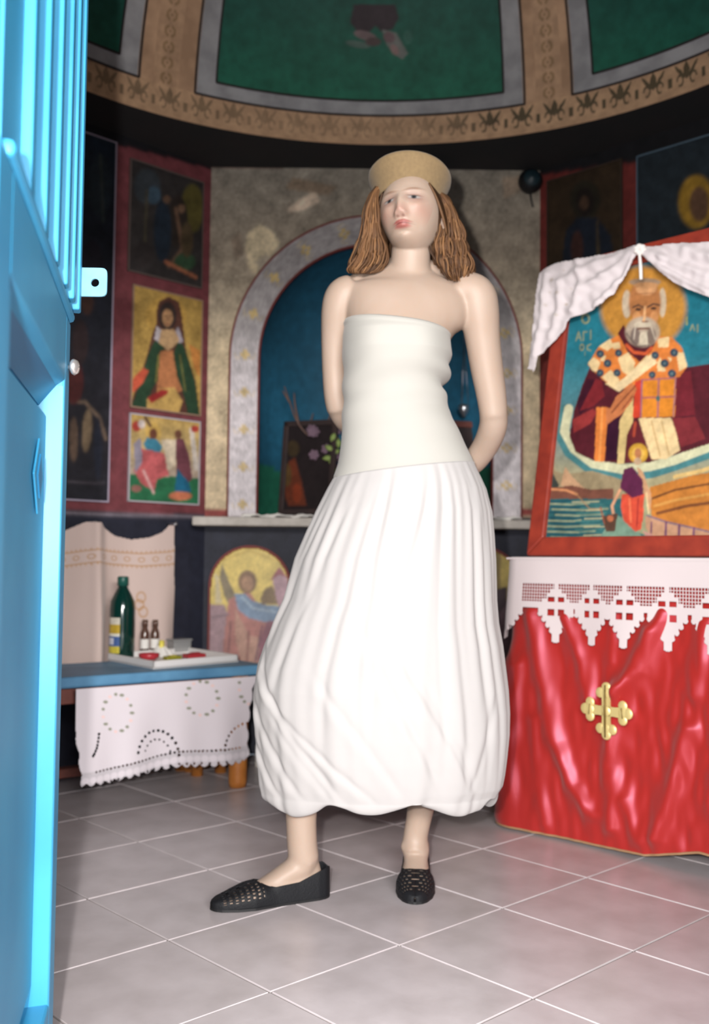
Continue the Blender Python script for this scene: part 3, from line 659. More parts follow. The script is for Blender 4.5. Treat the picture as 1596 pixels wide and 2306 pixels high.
# tray and what stands on it
tA = atz(345, 1507, ZTb+.001); tB = atz(536, 1491, ZTb); tC = atz(224, 1484, ZTb)
e1 = (tB-tA)/np.linalg.norm(tB-tA); l1 = np.linalg.norm(tB-tA); e2 = (tC-tA)/np.linalg.norm(tC-tA); l2 = min(.36, np.linalg.norm(tC-tA))
e1[2] = e2[2] = 0
ZY = ZTb+.001
tr_ = empty('serving_tray', 'white shallow tray on the blue table holding bottles and oil lamp bits', 'tray', loc=tuple(tA+e1*l1/2+e2*l2/2))
b = MB(); b.prism([tA+[0, 0, .0], tA+e1*l1, tA+e1*l1+e2*l2, tA+e2*l2], (0, 0, .006)); b.build('tray_base', M['tray'], tr_)
b = MB(); w = .010
for A_, d_, L_, s_ in ((tA, e1, l1, e2), (tA, e2, l2, e1), (tA+e2*l2, e1, l1, -e2), (tA+e1*l1, e2, l2, -e1)):
    b.prism([A_, A_+d_*L_, A_+d_*(L_)+s_*w, A_+s_*w], (0, 0, .026))
b.build('tray_rim', M['tray'], tr_, bevel=.002); adopt(tr_)
ZI = ZY+.0065
def on_tray(px_, py_): return atz(px_, 1482+(py_-1468)*.75, ZI)
# green oil bottle
bc = on_tray(273, 1468); bt = empty('oil_bottle', 'tall dark green oil bottle with yellow and blue label, left on the tray', 'bottle', loc=tuple(bc))
k_ = np.linalg.norm(bc[:2])/F
h = (pix(bc)[1]-1304)*k_; r = 27*k_
MB().lathe([(.001, 0), (r*.94, 0), (r, .008), (r, h*.60), (r*.93, h*.70), (r*.62, h*.80), (r*.40, h*.86), (r*.36, h*.885), (.001, h*.885)], bc, n=32).build('bottle_body', M['glassg'], bt, True)
MB().lathe([(.001, h*.885), (r*.44, h*.885), (r*.44, h*.985), (r*.38, h), (.001, h)], bc, n=24).build('cap', M['cap'], bt, True)
V = []; C_ = []
for i in range(26):
    for j in range(40):
        a = -math.pi*1.03+i/25*math.pi*.55; z = h*(.07+.43*j/39); V.append(bc+[r*1.012*math.cos(a), r*1.012*math.sin(a), z])
        t = j/39; col = (206, 190, 70) if t < .2 else (70, 96, 150) if t < .48 else (226, 222, 206) if t < .56 else (192, 160, 52) if t < .8 else (214, 206, 190)
        if .25 < t < .42 and 8 < i < 18: col = (212, 212, 222)
        C_.append(lin(col))
mesh('label', V, grid_faces(26, 40), M['icon'], bt, True, np.array(C_)); adopt(bt)
def little_bottle(px_, py_, top, wpx, lab, m):
    c = on_tray(px_, py_); k_ = np.linalg.norm(c[:2])/F; h = (pix(c)[1]-top)*k_; r = wpx*k_/2
    e = empty('small_bottle', lab, 'bottle', loc=tuple(c))
    MB().lathe([(.001, 0), (r, 0), (r, h*.62), (r*.6, h*.76), (r*.5, h*.8), (.001, h*.8)], c, n=20).build('bottle_body', m, e, True)
    MB().lathe([(.001, h*.8), (r*.66, h*.8), (r*.66, h), (.001, h)], c, n=20).build('cap', M['glassb'], e, True)
    MB().lathe([(r*1.02, h*.18), (r*1.02, h*.45)], c, n=20).build('label', M['paper'], e, True); adopt(e)
little_bottle(325, 1458, 1398, 19, 'small brown glass bottle nearest the green oil bottle', M['glassb']); bpy.data.objects['small_bottle']['group'] = 'small bottles on the tray'
little_bottle(348, 1456, 1398, 19, 'small brown glass bottle behind the red dish, right of its twin', M['glassb']); bpy.data.objects['small_bottle.001']['group'] = 'small bottles on the tray'
# red dish
c = on_tray(334, 1473); rd = empty('red_dish', 'small round red glass dish at the front of the tray', 'dish', loc=tuple(c)); k_ = np.linalg.norm(c[:2])/F
MB().lathe([(.001, 0), (14*k_, 0), (22*k_, .010), (23*k_, .022), (21*k_, .022), (18*k_, .008), (.001, .006)], c+[0, .01, 0], n=28).build('bowl', M['redp'], rd, True)
MB().ell(c+[0, .01, .012], (14*k_, 14*k_, .008)).build('wax', M['redp'], rd, True); adopt(rd)
# white paper-wrapped candle stub
c = on_tray(362, 1462); cs = empty('candle_bundle', 'crumpled white paper bundle with a yellow candle stub in the tray', 'candle', loc=tuple(c))
b = MB(); V = []; nA, nB = 24, 12
for i in range(nB):
    for j in range(nA):
        a = 2*math.pi*j/nA; t = i/(nB-1); rr = (.042*(1-t)**.6+.002)*(1+.13*math.sin(3*a+2*t)+.08*math.sin(7*a+1)); V.append(c+[rr*math.cos(a), rr*math.sin(a)*.8, .038*t*(1+.1*math.sin(5*a))])
f = [(i*nA+j, i*nA+(j+1) % nA, (i+1)*nA+(j+1) % nA, (i+1)*nA+j) for i in range(nB-1) for j in range(nA)]+[tuple(range(nA))[::-1]]
b.add(V, f).build('paper', M['paper'], cs, False)
MB().lathe([(.001, .02), (.011, .02), (.010, .058), (.001, .059)], c+[.002, 0, 0], n=18).build('candle_stub', M['yel'], cs, True); adopt(cs)
# clear plastic box
c = on_tray(402, 1452); pb = empty('plastic_box', 'clear plastic box at the back of the tray', 'box', loc=tuple(c))
MB().box(c+[0, .01, .024], (.085, .06, .044), [e1, e2, dz]).build('box_body', M['clear'], pb, bevel=.004)
MB().box(c+[0, .01, .050], (.092, .066, .008), [e1, e2, dz]).build('lid', M['clear'], pb, bevel=.003); adopt(pb)
# packets
c = on_tray(388, 1474); pk = empty('wick_packet', 'olive and yellow wick packet lying at the front of the tray', 'packet', loc=tuple(c))
MB().box(c+[0, 0, .008], (.066, .036, .014), [e1, e2, dz]).build('packet_body', M['grn'], pk, bevel=.004)
MB().box(c+[0, 0, .0160], (.026, .024, .002), [e1, e2, dz]).build('printed_patch', M['yel'], pk); adopt(pk)
c = on_tray(437, 1468); rp = empty('red_packet', 'flat red packet lying right of the olive packet on the tray', 'packet', loc=tuple(c))
MB().box(c+[0, 0, .009], (.082, .05, .016), [e1, e2, dz]).build('packet_body', M['redp'], rp, bevel=.005)
MB().box(c+[0, .01, .0185], (.04, .02, .003), [e1, e2, dz]).build('flap', M['redp'], rp); adopt(rp)

# ------------------------------------------------------------------ linen towel hung from two nails on the left wall
tw0 = Al+nl*.05
def tw(x, y): return atp(x, y, tw0, nl)
towR = tw(398, 1170); towL = tw(60, 1170)
u_ = -ul; Lw = np.dot(towR-towL, u_)
def tw_mask(x, y, s, t):
    top = np.interp(x, [60, 100, 150, 207, 212, 235, 262, 300, 335, 365, 385, 392, 400], [1225, 1212, 1192, 1167, 1168, 1188, 1206, 1214, 1210, 1198, 1178, 1168, 1168])
    right = np.interp(y, [1168, 1300, 1420, 1500], [394, 394, 401, 403])
    return (y > top) & (x < right)
def tw_col(x, y, s, t):
    c = np.empty((len(x), 3)); c[:] = lin((208, 186, 178)); g = lin((184, 136, 84))
    sag = np.interp(x, [60, 150, 212, 260, 320, 380, 400], [8, 3, -6, 0, 4, 0, -4])
    def mixw(w): nonlocal c; w = (w*.75)[:, None]; c = c*(1-w)+g*w
    mixw(np.clip(1.4-np.abs(y-1243-sag)/1.8, 0, 1)); mixw(np.clip(1.4-np.abs(y-1271-sag)/1.8, 0, 1))
    u = ((x-215) % 30)-15; mixw(np.clip(1.2-np.abs(np.hypot(u, (y-1257-sag)*1.2)-6)/2, 0, 1)); mixw(np.clip(1.3-np.abs(((x-215) % 10)-5)/1.6, 0, 1)*(np.abs(np.abs(y-1257-sag)-17) < 2.5))
    for cx, cy in ((318, 1345), (322, 1378), (314, 1362)): mixw(np.clip(1.2-np.abs(np.hypot(x-cx, (y-cy)*.8)-9)/2.2, 0, 1))
    return c
def tw_disp(s, t, x, y):
    a = .018*np.sin((x-150)/24.)*np.clip((y-1200)/200, .2, 1)+.03*np.exp(-((x-214)/16.)**2)-.012*np.exp(-((x-300)/40.)**2)
    return a+.012*np.sin((x-60)/13.+y/160)*np.clip((y-1230)/250, 0, 1)
tow = hang('linen_towel', towL, u_*Lw, .62, tw_mask, tw_col, M['linen'], .003, tw_disp); tag(tow, 'pale linen towel with gold stitched bands pinned up in swags on the wall', 'towel')
for i, (x_, y_) in enumerate(((210, 1177), (391, 1180))):
    c = tw(x_, y_); tag(MB().tube([c-nl*.05, c+nl*.012], .0035, 8).lathe([(.001, 0), (.007, 0), (.007, .004), (.001, .005)], c+nl*.012, [u_, dz, nl], 12).build('nail', M['silver'], smooth=True), ['small nail holding the middle peak of the linen towel', 'small nail holding the right-hand corner of the linen towel'][i], 'nail')

# ------------------------------------------------------------------ arched icons on the back wall
def arched(px0, px1, ytop, ybot, ops, lab, ycut=None):
    yp = D-.03; a = aty(px0, 1300, yp)[0]; b = aty(px1, 1300, yp)[0]; top = aty((px0+px1)/2, ytop, yp)[2]; bot = aty((px0+px1)/2, ybot, yp)[2]
    cx = (a+b)/2; r = (b-a)/2; cz = top-r
    e = empty('arched_icon', lab, 'icon', loc=(cx, yp, bot))
    out = [np.array([cx+r*math.cos(t), yp-.006, cz+r*math.sin(t)]) for t in np.linspace(0, math.pi, 48)]+[np.array([a, yp-.006, bot]), np.array([b, yp-.006, bot])]
    MB().prism(out, (0, .03, 0)).build('icon_board', M['redl'], e)
    rr = r-.008
    panel('painting', (a+.008, yp-.0065, bot+.008), (b-a-.016, 0, 0), (0, 0, top-bot-.016), ops, (226, 200, 112), .0045, e, bl=1, mot=.1, keep=lambda P, x, y: ((P[:, 2] < cz) | (np.hypot(P[:, 0]-cx, P[:, 2]-cz) < rr)), thick=.002, m=M['icon'])
    adopt(e)
pk_, bl_, gr_ = (176, 124, 122), (128, 150, 176), (120, 100, 84)
ops = [('p', [(470, 1360), (505, 1362), (520, 1400), (515, 1500), (470, 1500)], (170, 140, 146)), ('p', [(500, 1270), (512, 1300), (530, 1340), (536, 1362), (520, 1372), (504, 1340), (494, 1300)], (138, 124, 98)), ('p', [(484, 1290), (492, 1300), (500, 1360), (484, 1358)], (206, 190, 150)),
       ('p', [(515, 1350), (560, 1330), (600, 1390), (640, 1420), (640, 1500), (500, 1500), (505, 1430)], (184, 124, 116)), ('p', [(530, 1370), (545, 1400), (560, 1430), (600, 1440), (600, 1500), (545, 1500), (530, 1440)], (196, 152, 134)),
       ('p', [(528, 1338), (552, 1336), (566, 1352), (600, 1362), (640, 1366), (640, 1396), (600, 1402), (560, 1392), (535, 1372)], bl_), ('l', [(545, 1345), (570, 1370), (620, 1378)], 5, (164, 182, 200)),
       ('e', 557, 1310, 21, 26, (130, 100, 74)), ('e', 557, 1314, 13, 17, (176, 136, 106)), ('l', [(551, 1312), (555, 1312)], 2, (80, 60, 50)), ('l', [(560, 1312), (564, 1312)], 2, (80, 60, 50)),
       ('p', [(586, 1348), (596, 1326), (612, 1318), (622, 1340), (624, 1360), (590, 1362)], (132, 108, 76)), ('p', [(612, 1300), (628, 1284), (648, 1300), (660, 1370), (626, 1366)], (186, 150, 160)), ('p', [(606, 1310), (628, 1276), (650, 1302), (628, 1294)], (160, 90, 96)),
       ('p', [(600, 1400), (650, 1396), (650, 1500), (580, 1500), (586, 1440)], (150, 96, 110)), ('l', [(520, 1400), (512, 1490)], 4, (128, 84, 84)), ('l', [(560, 1420), (556, 1490)], 4, (146, 92, 88)), ('l', [(590, 1410), (575, 1490)], 4, (120, 76, 96)), ('l', [(480, 1390), (515, 1384)], 3, (130, 110, 120)), ('l', [(500, 1262), (560, 1240), (620, 1262)], 3, (206, 172, 84))]
arched(470, 656, 1228, 1500, ops, 'arched icon with a seated saint on gold, left behind the tray')
ops = [('p', [(1100, 1250), (1126, 1240), (1130, 1500), (1090, 1500)], (150, 128, 66)), ('p', [(1112, 1330), (1140, 1320), (1146, 1400), (1160, 1500), (1100, 1500)], (70, 50, 58)), ('p', [(1150, 1290), (1160, 1300), (1166, 1500), (1154, 1480)], (170, 140, 150)), ('p', [(1125, 1380), (1150, 1350), (1154, 1420), (1170, 1500), (1120, 1500)], (110, 84, 92)), ('l', [(1126, 1250), (1122, 1320)], 5, (168, 140, 84))]
arched(1004, 1172, 1231, 1500, ops, 'second arched gold icon half hidden between the skirt and the red cloth')

# ------------------------------------------------------------------ things in the niche and on the ledge
lc_ = MB(); nu, nv = 90, 14; V = []
cx0, cx1 = aty(548, 1165, D-.1)[0], aty(700, 1165, D-.1)[0]
def cloth_patch(name, x0, x1, lab, y0=D-.128, y1=D+.16, drop=.02, m=M['paper'], rough=.006):
    V = []; nu, nv = 70, 24
    for i in range(nu):
        for j in range(nv):
            x = x0+(x1-x0)*i/(nu-1); t = j/(nv-1); z = LEDGE-.001
            if t < .12: z = LEDGE-.001-drop*(.12-t)/.12; y = y0
            else: y = y0+(y1-y0)*(t-.12)/.88
            z += rough*(.9+math.sin(x*60+j*.4)*.6+.4*math.sin(x*140+3*t)); V.append((x, y-.004*math.sin(x*80) if t < .12 else y, z))
    o = mesh(name, V, grid_faces(nu, nv), m, None, True); md = o.modifiers.new('s', 'SOLIDIFY'); md.thickness = .003; md.offset = 1
    return tag(o, lab, 'cloth')
cloth_patch('ledge_cloth', aty(545, 1160, D-.1)[0], aty(1172, 1160, D-.1)[0], 'rumpled white cloth lying along the ledge in front of the niche', drop=.006)
# leaning dark framed icon
ic = aty(690, 1150, D-.02); zb = LEDGE+.013
fx = np.array([.93, -.36, 0]); fx /= np.linalg.norm(fx); fn = np.array([fx[1], -fx[0], 0]); up = np.array([0, 0, 1.])*math.cos(.12)-fn*math.sin(.12); nn2 = np.cross(fx, up)
A_ = aty(627, 1152, D+.05); A_[2] = zb; wI, hI = .245, .40
fi = empty('leaning_icon', 'dark framed icon leaning inside the left of the niche', 'icon', loc=tuple(A_))
if np.dot(nn2, [0, 1, 0]) > 0: nn2 = -nn2
b = MB()
for c, s3 in ((A_+fx*wI/2+up*.012, (wI, .02, .024)), (A_+fx*wI/2+up*(hI-.012), (wI, .02, .024)), (A_+fx*.012+up*hI/2, (.024, .02, hI)), (A_+fx*(wI-.012)+up*hI/2, (.024, .02, hI))): b.box(c, s3, [fx, nn2, up])
b.build('picture_frame', M['darkwood'], fi, bevel=.003)
ops = [('e', 660, 1010, 14, 18, (74, 60, 40)), ('p', [(636, 1100), (650, 1040), (664, 1030), (680, 1090), (690, 1140), (650, 1140)], (112, 54, 34)), ('e', 646, 1070, 10, 26, (96, 72, 40)), ('e', 668, 1110, 10, 22, (140, 60, 34))]
panel('painting', A_+fx*.02+up*.02+nn2*.002, fx*(wI-.04), up*(hI-.04), ops, (40, 32, 34), .005, fi, bl=1, m=M['icon']); adopt(fi)
# branches and dried flowers in a vase
vb = aty(745, 1150, D+.03); vb[2] = LEDGE+.011
vs = empty('flower_vase', 'dark vase with dry branches and faded flowers beside the leaning icon', 'vase', loc=tuple(vb))
MB().lathe([(.001, 0), (.04, 0), (.052, .04), (.045, .09), (.028, .12), (.034, .135), (.03, .135), (.001, .11)], vb, n=24).build('vase_body', M['darkwood'], vs, True)
def npt(x, y, d=.05): return aty(x, y, D+d)
for P in ([(745, 1100), (715, 1010), (672, 955), (652, 905), (640, 870)], [(672, 955), (664, 912), (662, 885)], [(740, 1080), (728, 1000), (745, 930), (760, 900)], [(720, 1020), (700, 960), (705, 930)], [(735, 1050), (755, 980), (775, 960)], [(652, 905), (636, 880)], [(745, 1100), (700, 1040), (690, 990)]):
    MB().tube([npt(x, y) for x, y in P], np.linspace(.006, .0022, len(P)), 6, res=4).build('twig', M['branch'], vs, True)
r_ = random.Random(4)
for k in range(15):
    x = r_.uniform(690, 765); y = r_.uniform(960, 1080); c = npt(x, y, r_.uniform(.0, .07)); b = MB()
    for a in range(6):
        an = a*math.pi/3+k; b.ell(c+[.013*math.cos(an), -.004, .013*math.sin(an)], (.012, .004, .009), [(math.cos(an), .2, math.sin(an)), (0, 1, 0), (-math.sin(an), 0, math.cos(an))], 8, 5)
    b.ell(c+[0, -.006, 0], (.007, .006, .007), n=8, m=5); b.build('dry_flower', M['petal'], vs, True)
for k, (x, y, a) in enumerate(((750, 985, 1.2), (742, 1010, -.5), (756, 1018, .4), (746, 1040, 1.9), (758, 1062, .8), (738, 1032, .1), (762, 998, 1.6))):
    c = npt(x, y, .0); d_ = np.array([math.cos(a), 0, math.sin(a)]); L = .045; b = MB(); V = []
    for i in range(7):
        t = i/6; w = .011*math.sin(math.pi*min(1, t*.95+.05)); s_ = np.array([-d_[2], 0, d_[0]]); p = c+d_*(t-.5)*L-np.array([0, .012*math.sin(t*3), 0]); V += [p-s_*w, p-[0, .003, 0], p+s_*w]
    b.add(V, [(3*i+j, 3*i+3+j, 3*i+4+j, 3*i+1+j) for i in range(6) for j in (0, 1)]); o = b.build('leaf', M['leaf'], vs, True); md = o.modifiers.new('s', 'SOLIDIFY'); md.thickness = .001
adopt(vs)
# brown framed picture and silver lamp visible through the crook of her arm
c0 = aty(1012, 1150, D+.10); c0[2] = LEDGE+.012
bf = empty('brown_icon', 'brown framed picture leaning at the right inside the niche, seen past her arm', 'icon', loc=tuple(c0))
fx2 = np.array([1, .28, 0]); fx2 /= np.linalg.norm(fx2); fn2 = np.array([fx2[1], -fx2[0], 0]); up2 = np.array([0, 0, 1])*.985-fn2*.17; up2 /= np.linalg.norm(up2)
topz = aty(1060, 945, D+.14)[2]; hB = (topz-c0[2])/.985; b = MB(); wB = .22
for c, s3 in ((c0+fx2*wB/2+up2*.014, (wB, .02, .028)), (c0+fx2*wB/2+up2*(hB-.014), (wB, .02, .028)), (c0+fx2*.014+up2*hB/2, (.028, .02, hB)), (c0+fx2*(wB-.014)+up2*hB/2, (.028, .02, hB))): b.box(c, s3, [fx2, fn2, up2])
b.build('picture_frame', M['brown'], bf, bevel=.003)
MB().box(c0+fx2*wB/2+up2*hB/2, (wB-.05, .008, hB-.05), [fx2, fn2, up2]).build('painting', M['darkwood'], bf); adopt(bf)
c = aty(1044, 925, D+.2)
hl = empty('hanging_oil_lamp', 'small silver oil lamp hanging in the niche, seen above the brown picture', 'lamp', loc=tuple(c))
MB().lathe([(.001, -.03), (.008, -.026), (.022, -.004), (.026, .012), (.022, .026), (.001, .026)], c, n=20).build('lamp_bowl', M['silver'], hl, True)
for a in range(3): MB().tube([c+[.02*math.cos(a*2.1), .02*math.sin(a*2.1), .024], c+[0, 0, .30]], .0012, 5).build('chain', M['silver'], hl, True)
MB().tube([c+[0, 0, .29], (c[0], c[1], 1.98)], .0016, 5).build('chain', M['silver'], hl, True); adopt(hl)

# ------------------------------------------------------------------ icon stand with satin cloth and lace
TL = np.array([.49, 3.08, 0.]); ft = np.array([.682, -.731, 0]); ft /= np.linalg.norm(ft); fb_ = np.array([-ft[1], ft[0], 0]); fo_n = -fb_; ZS = .803; WF = .92
stand = empty('icon_stand', 'wooden icon stand standing on the floor, hidden under red satin', 'stand', loc=tuple(TL+ft*WF/2+fb_*.2))
MB().box(TL+ft*(WF/2+.005)+fb_*.24+[0, 0, ZS-.022], (WF-.03, .42, .03), [ft, fb_, dz]).build('top_board', M['brown'], stand, bevel=.004)
for a_, b_ in ((.06, .07), (WF-.05, .07), (.06, .41), (WF-.05, .41)): MB().box(TL+ft*a_+fb_*b_+[0, 0, (ZS-.036)/2], (.05, .05, ZS-.036), [ft, fb_, dz]).build('leg', M['brown'], stand, bevel=.003)
MB().box(TL+ft*WF/2+fb_*.07+[0, 0, ZS-.085], (WF-.12, .02, .09), [ft, fb_, dz]).build('apron', M['brown'], stand); adopt(stand)
# outline of the covering: left side, front, right side
def path_pt(s):     # s<0 runs back along the left side; returns base point, outward normal
    r = .03
    if s < -r: return TL+fb_*(-s-r+r), -ft
    if s < r*.57:
        a = (s+r)/(r*1.57)*math.pi/2; return TL+fb_*r+ft*r+(-ft*math.cos(a)+fo_n*math.sin(a))*r, (-ft*math.cos(a)+fo_n*math.sin(a))
    return TL+ft*(s+r*.43), fo_n
ridges = [([(1177, 1500), (1167, 1685), (1158, 1835)], 17, .026), ([(1205, 1380), (1235, 1523), (1267, 1669), (1306, 1766), (1350, 1830)], 13, .024), ([(1280, 1390), (1300, 1440), (1319, 1491), (1334, 1570)], 11, .017),
          ([(1500, 1380), (1452, 1507), (1404, 1552)], 14, .022), ([(1404, 1545), (1388, 1640), (1384, 1720), (1392, 1782), (1390, 1860)], 12, .02), ([(1384, 1380), (1387, 1490)], 8, .008), ([(1560, 1640), (1530, 1760), (1490, 1880)], 15, .026),
          ([(1470, 1420), (1424, 1520), (1410, 1600)], 10, .014), ([(1222, 1620), (1230, 1760), (1240, 1850)], 12, .012), ([(1600, 1400), (1575, 1560)], 18, .02), ([(1148, 1640), (1140, 1830)], 8, .012), ([(1420, 1800), (1450, 1890)], 12, .012), ([(1640, 1500), (1620, 1800)], 22, .02)]
sm = np.linspace(-.40, WF+.06, 330); zm = np.linspace(0, 1, 190); P0 = []; NN = []
for s in sm:
    p, n_ = path_pt(min(s, WF)); 
    if s > WF: p = TL+ft*(WF+.013)+fb_*(s-WF)
    hem = np.interp(s, [-.4, -.05, .1, .3, .45, .60, .95], [.012, .010, .008, .010, .016, .055, .04])
    for t in zm: P0.append(p+[0, 0, ZS-.004-t*(ZS-.004-hem)]); NN.append(n_)
P0 = np.array(P0); NN = np.array(NN); x, y = pix(P0); S_ = np.repeat(sm, 190); T_ = np.tile(zm, 330)
dsp = .010+.030*np.clip((T_-.2), 0, 1)**1.2*np.exp(-((S_)/.14)**2)+.015*T_
for pts_, w, a in ridges:
    dm = np.full(len(x), 1e9)
    for (ax, ay), (bx_, by) in zip(pts_[:-1], pts_[1:]):
        dx, dy = bx_-ax, by-ay; t = np.clip(((x-ax)*dx+(y-ay)*dy)/(dx*dx+dy*dy), 0, 1); dm = np.minimum(dm, np.hypot(x-ax-t*dx, y-ay-t*dy))
    dsp += 1.0*a*(.5*np.exp(-(dm/(w*1.15))**2)+.5*np.exp(-(dm/(w*2.2))**2))*np.clip((T_-.06)/.15, 0, 1)
dsp += .0030*blotch(x, y*.35, 60, 9)*np.clip(T_*2, 0, 1)
sat = mesh('satin_cloth', P0+NN*dsp[:, None], grid_faces(330, 190), M['satin'], None, True)
md = sat.modifiers.new('s', 'SOLIDIFY'); md.thickness = .0012; md.offset = -1
tag(sat, 'glossy red satin cloth draped to the floor around the icon stand', 'cloth')
# hem braid as its own part
hemP = (P0+NN*(dsp+.001)[:, None]).reshape(330, 190, 3)[:, -1]
MB().tube(hemP[::2], .0035, 6, side=(0, 0, 1)).build('hem_braid', mat('gold_brown_braid', (150, 116, 84), .6), sat, True)
# brass cross pinned on the satin
cc = atp(1366, 1601, TL+fo_n*.052, fo_n); cz_ = dz; cross = empty('brass_cross', 'gilt budded cross pinned on the red satin cloth', 'cross', loc=tuple(cc))
kx_ = 57.0/(1*F)*np.linalg.norm(cc[:2])*1.12; kz_ = 62.0/F*cc[1]
def cpt(u, v, w=0): return cc+ft*u+dz*v+fo_n*w
def arm(b, du_, dv_, L):
    # one arm of the cross ending in a trefoil
    pu = np.array([du_, dv_]); pv = np.array([-dv_, du_])
    prof = [(0, .014), (.30*L, .0125), (.5*L, .014), (.58*L, .020)]
    poly = [pu*a+pv*w for a, w in prof]+[pu*a-pv*w for a, w in prof[::-1]]
    b.prism([cpt(*q_, 0) for q_ in poly], fo_n*.005)
    for a, w, r in ((.64*L, .019, .0145), (.64*L, -.019, .0145), (.83*L, 0, .0155)):
        c = pu*a+pv*w; b.ell(cpt(c[0], c[1], .003), (r, r, .005), [ft, dz, fo_n], 20, 8)
    b.ell(cpt(*(pu*.66*L), .003), (.016, .016, .0055), [ft, dz, fo_n], 20, 8)
    b.prism([cpt(*(pu*.9*L+pv*.009), .001), cpt(*(pu*L), .001), cpt(*(pu*.9*L-pv*.009), .001)], fo_n*.004)
b = MB(); arm(b, 1, 0, kx_); arm(b, -1, 0, kx_); arm(b, 0, 1, kz_); arm(b, 0, -1, kz_); b.ell(cpt(0, 0, .003), (.015, .015, .006), [ft, dz, fo_n], 20, 8)
b.build('cross_body', M['brass'], cross, False)
b = MB().tube([cpt(0, -kz_*.93, .009), cpt(0, 0, .010), cpt(0, kz_*.93, .009)], [.002, .0034, .002], 8, side=ft)
for s_ in (-1, 1): b.tube([cpt(s_*kx_*.66, -.014, .008), cpt(s_*kx_*.62, .014, .008)], .0015, 6, side=ft)
b.build('engraved_line', M['brassd'], cross, True); adopt(cross)
# lace cover: white strip over the edge, net, diamond scallops
tips = [(1168, 1442, 30), (1255, 1427, 40), (1335, 1432, 40), (1411, 1438, 40), (1505, 1443, 45), (1608, 1448, 52)]
ns, nt = 640, 112; sm = np.linspace(-.20, WF+.02, ns); HL = .262; tm = np.linspace(0, HL, nt)
P0 = []; NN = []
for s in sm:
    p, n_ = path_pt(s)
    for t in tm: P0.append(p+[0, 0, ZS+.004-t]); NN.append(n_)
P0 = np.array(P0); NN = np.array(NN); x, y = pix(P0+NN*.02); S_ = np.repeat(sm, nt); T_ = np.tile(tm, ns)
# work in metres along the front: six diamonds
cs_ = [None]*0
def s_of(px_): 
    q_ = atp(px_, 1400, TL+fo_n*.02, fo_n); return float(np.dot(q_-TL, ft))-.013
centers = [s_of(t_[0]) for t_ in tips[1:]]; gap_ = centers[1]-centers[0]; centers = [-.16, -.012]+centers+[centers[-1]+.11]
keep = np.zeros(len(S_), bool); keep |= T_ < .074-.0
cell = .0062; IS = np.repeat(np.arange(ns), nt); IT = np.tile(np.arange(nt), ns); NET = (IS % 5 < 2) | (IT % 4 < 2); net = (T_ >= .074) & (T_ < .135) & NET; keep |= net
keep |= (S_ < centers[1]+.055) & (T_ < .150)
sol = np.zeros(len(S_), bool); hol = np.zeros(len(S_), bool)
for c in centers:
    hw = .060; tc_ = .142; u = np.abs(S_-c); v = T_-tc_
    st_ = .013; us = np.floor(u/st_+.5)*st_; lim_dn = .098-us*1.25; 
    inner = (v < lim_dn-.010) & (v > 0) & (u < hw)
    for k in range(5): inner |= np.hypot(u-k*st_, v-(.098-k*st_*1.25-.010)) < .0088
    top = (v <= 0) & (v > -(.064-us*1.05)) & (u < hw)
    sol |= inner | top
    sol |= (u < .0125) & (v > 0) & (v < .108-.3*u)
    # pierced squares around a cross in each diamond
    for su, sv in ((1, 1), (1, -1)):
        hu = (u > .006) & (u < .026); hv = (v*sv > .005) & (v*sv < .026)
        hol |= hu & hv & ~((IS % 5 < 1) | (IT % 4 < 1))
    hol |= (u > .030) & (u < .040) & (np.abs(v) < .004)
keep |= sol; keep &= ~(hol & (S_ > centers[1]+.03)); keep |= (T_ >= .1) & (T_ < .142) & (np.minimum.reduce([np.abs(S_-c) for c in centers]) < .0)
keep |= (T_ < .150) & (T_ > .128) & (S_ > 0)
dsp = .026+.03*np.clip(T_-.05, 0, 1)+.006*np.sin(S_*21)*T_/.2+.010*np.exp(-((S_)/.07)**2)*T_/.2
dsp = np.where(T_ < .012, dsp-.006*(1-T_/.012), dsp)
kk = keep.reshape(ns, nt); mk = kk[:-1, :-1] & kk[1:, :-1] & kk[1:, 1:] & kk[:-1, 1:]
lace = mesh('lace_drop', P0+NN*dsp[:, None], grid_faces(ns, nt, mk), M['lace'], None, True); clean(lace)
lv = empty('lace_cover', 'white crocheted lace cover with diamond scallops over the icon stand', 'cloth', loc=tuple(TL+[0, 0, ZS])); lace.parent = lv
md = lace.modifiers.new('s', 'SOLIDIFY'); md.thickness = .002; md.offset = 0
V = [TL-ft*.012+fo_n*.024, TL+ft*(WF+.02)+fo_n*.024, TL+ft*(WF+.02)+fb_*.44, TL-ft*.012+fb_*.44]
MB().prism([v+[0, 0, ZS-.003] for v in V], (0, 0, .006)).build('cover_top', M['lace'], lv); adopt(lv)
# the big framed icon leaning on the stand
LI, HI, WI, al = TL+ft*.012+fb_*.05, .955, .86, math.radians(10); iu = dz*math.cos(al)+fb_*math.sin(al); inn = fo_n*math.cos(al)+dz*math.sin(al)
LI = LI+[0, 0, ZS+.008]
big = empty('framed_icon', 'large icon of a bearded saint in a red-brown frame leaning on the stand', 'icon', loc=tuple(LI+ft*WI/2))
fw = .058; b = MB()
def ipt(a, z_, n_=0): return LI+ft*a+iu*z_+inn*n_
for (a0, z0, a1, z1, q0, q1, q2, q3) in (((0, 0, WI, 0, (0, 0), (WI, 0), (WI-fw, fw), (fw, fw))), (0, 0, 0, 0, (0, 0), (fw, fw), (fw, HI-fw), (0, HI)), (0, 0, 0, 0, (WI, 0), (WI, HI), (WI-fw, HI-fw), (WI-fw, fw)), (0, 0, 0, 0, (0, HI), (fw, HI-fw), (WI-fw, HI-fw), (WI, HI))):
    MB().prism([ipt(*q_, -.02) for q_ in (q0, q1, q2, q3)], inn*.03).build('frame_rail', M['frame'], big, bevel=.006)
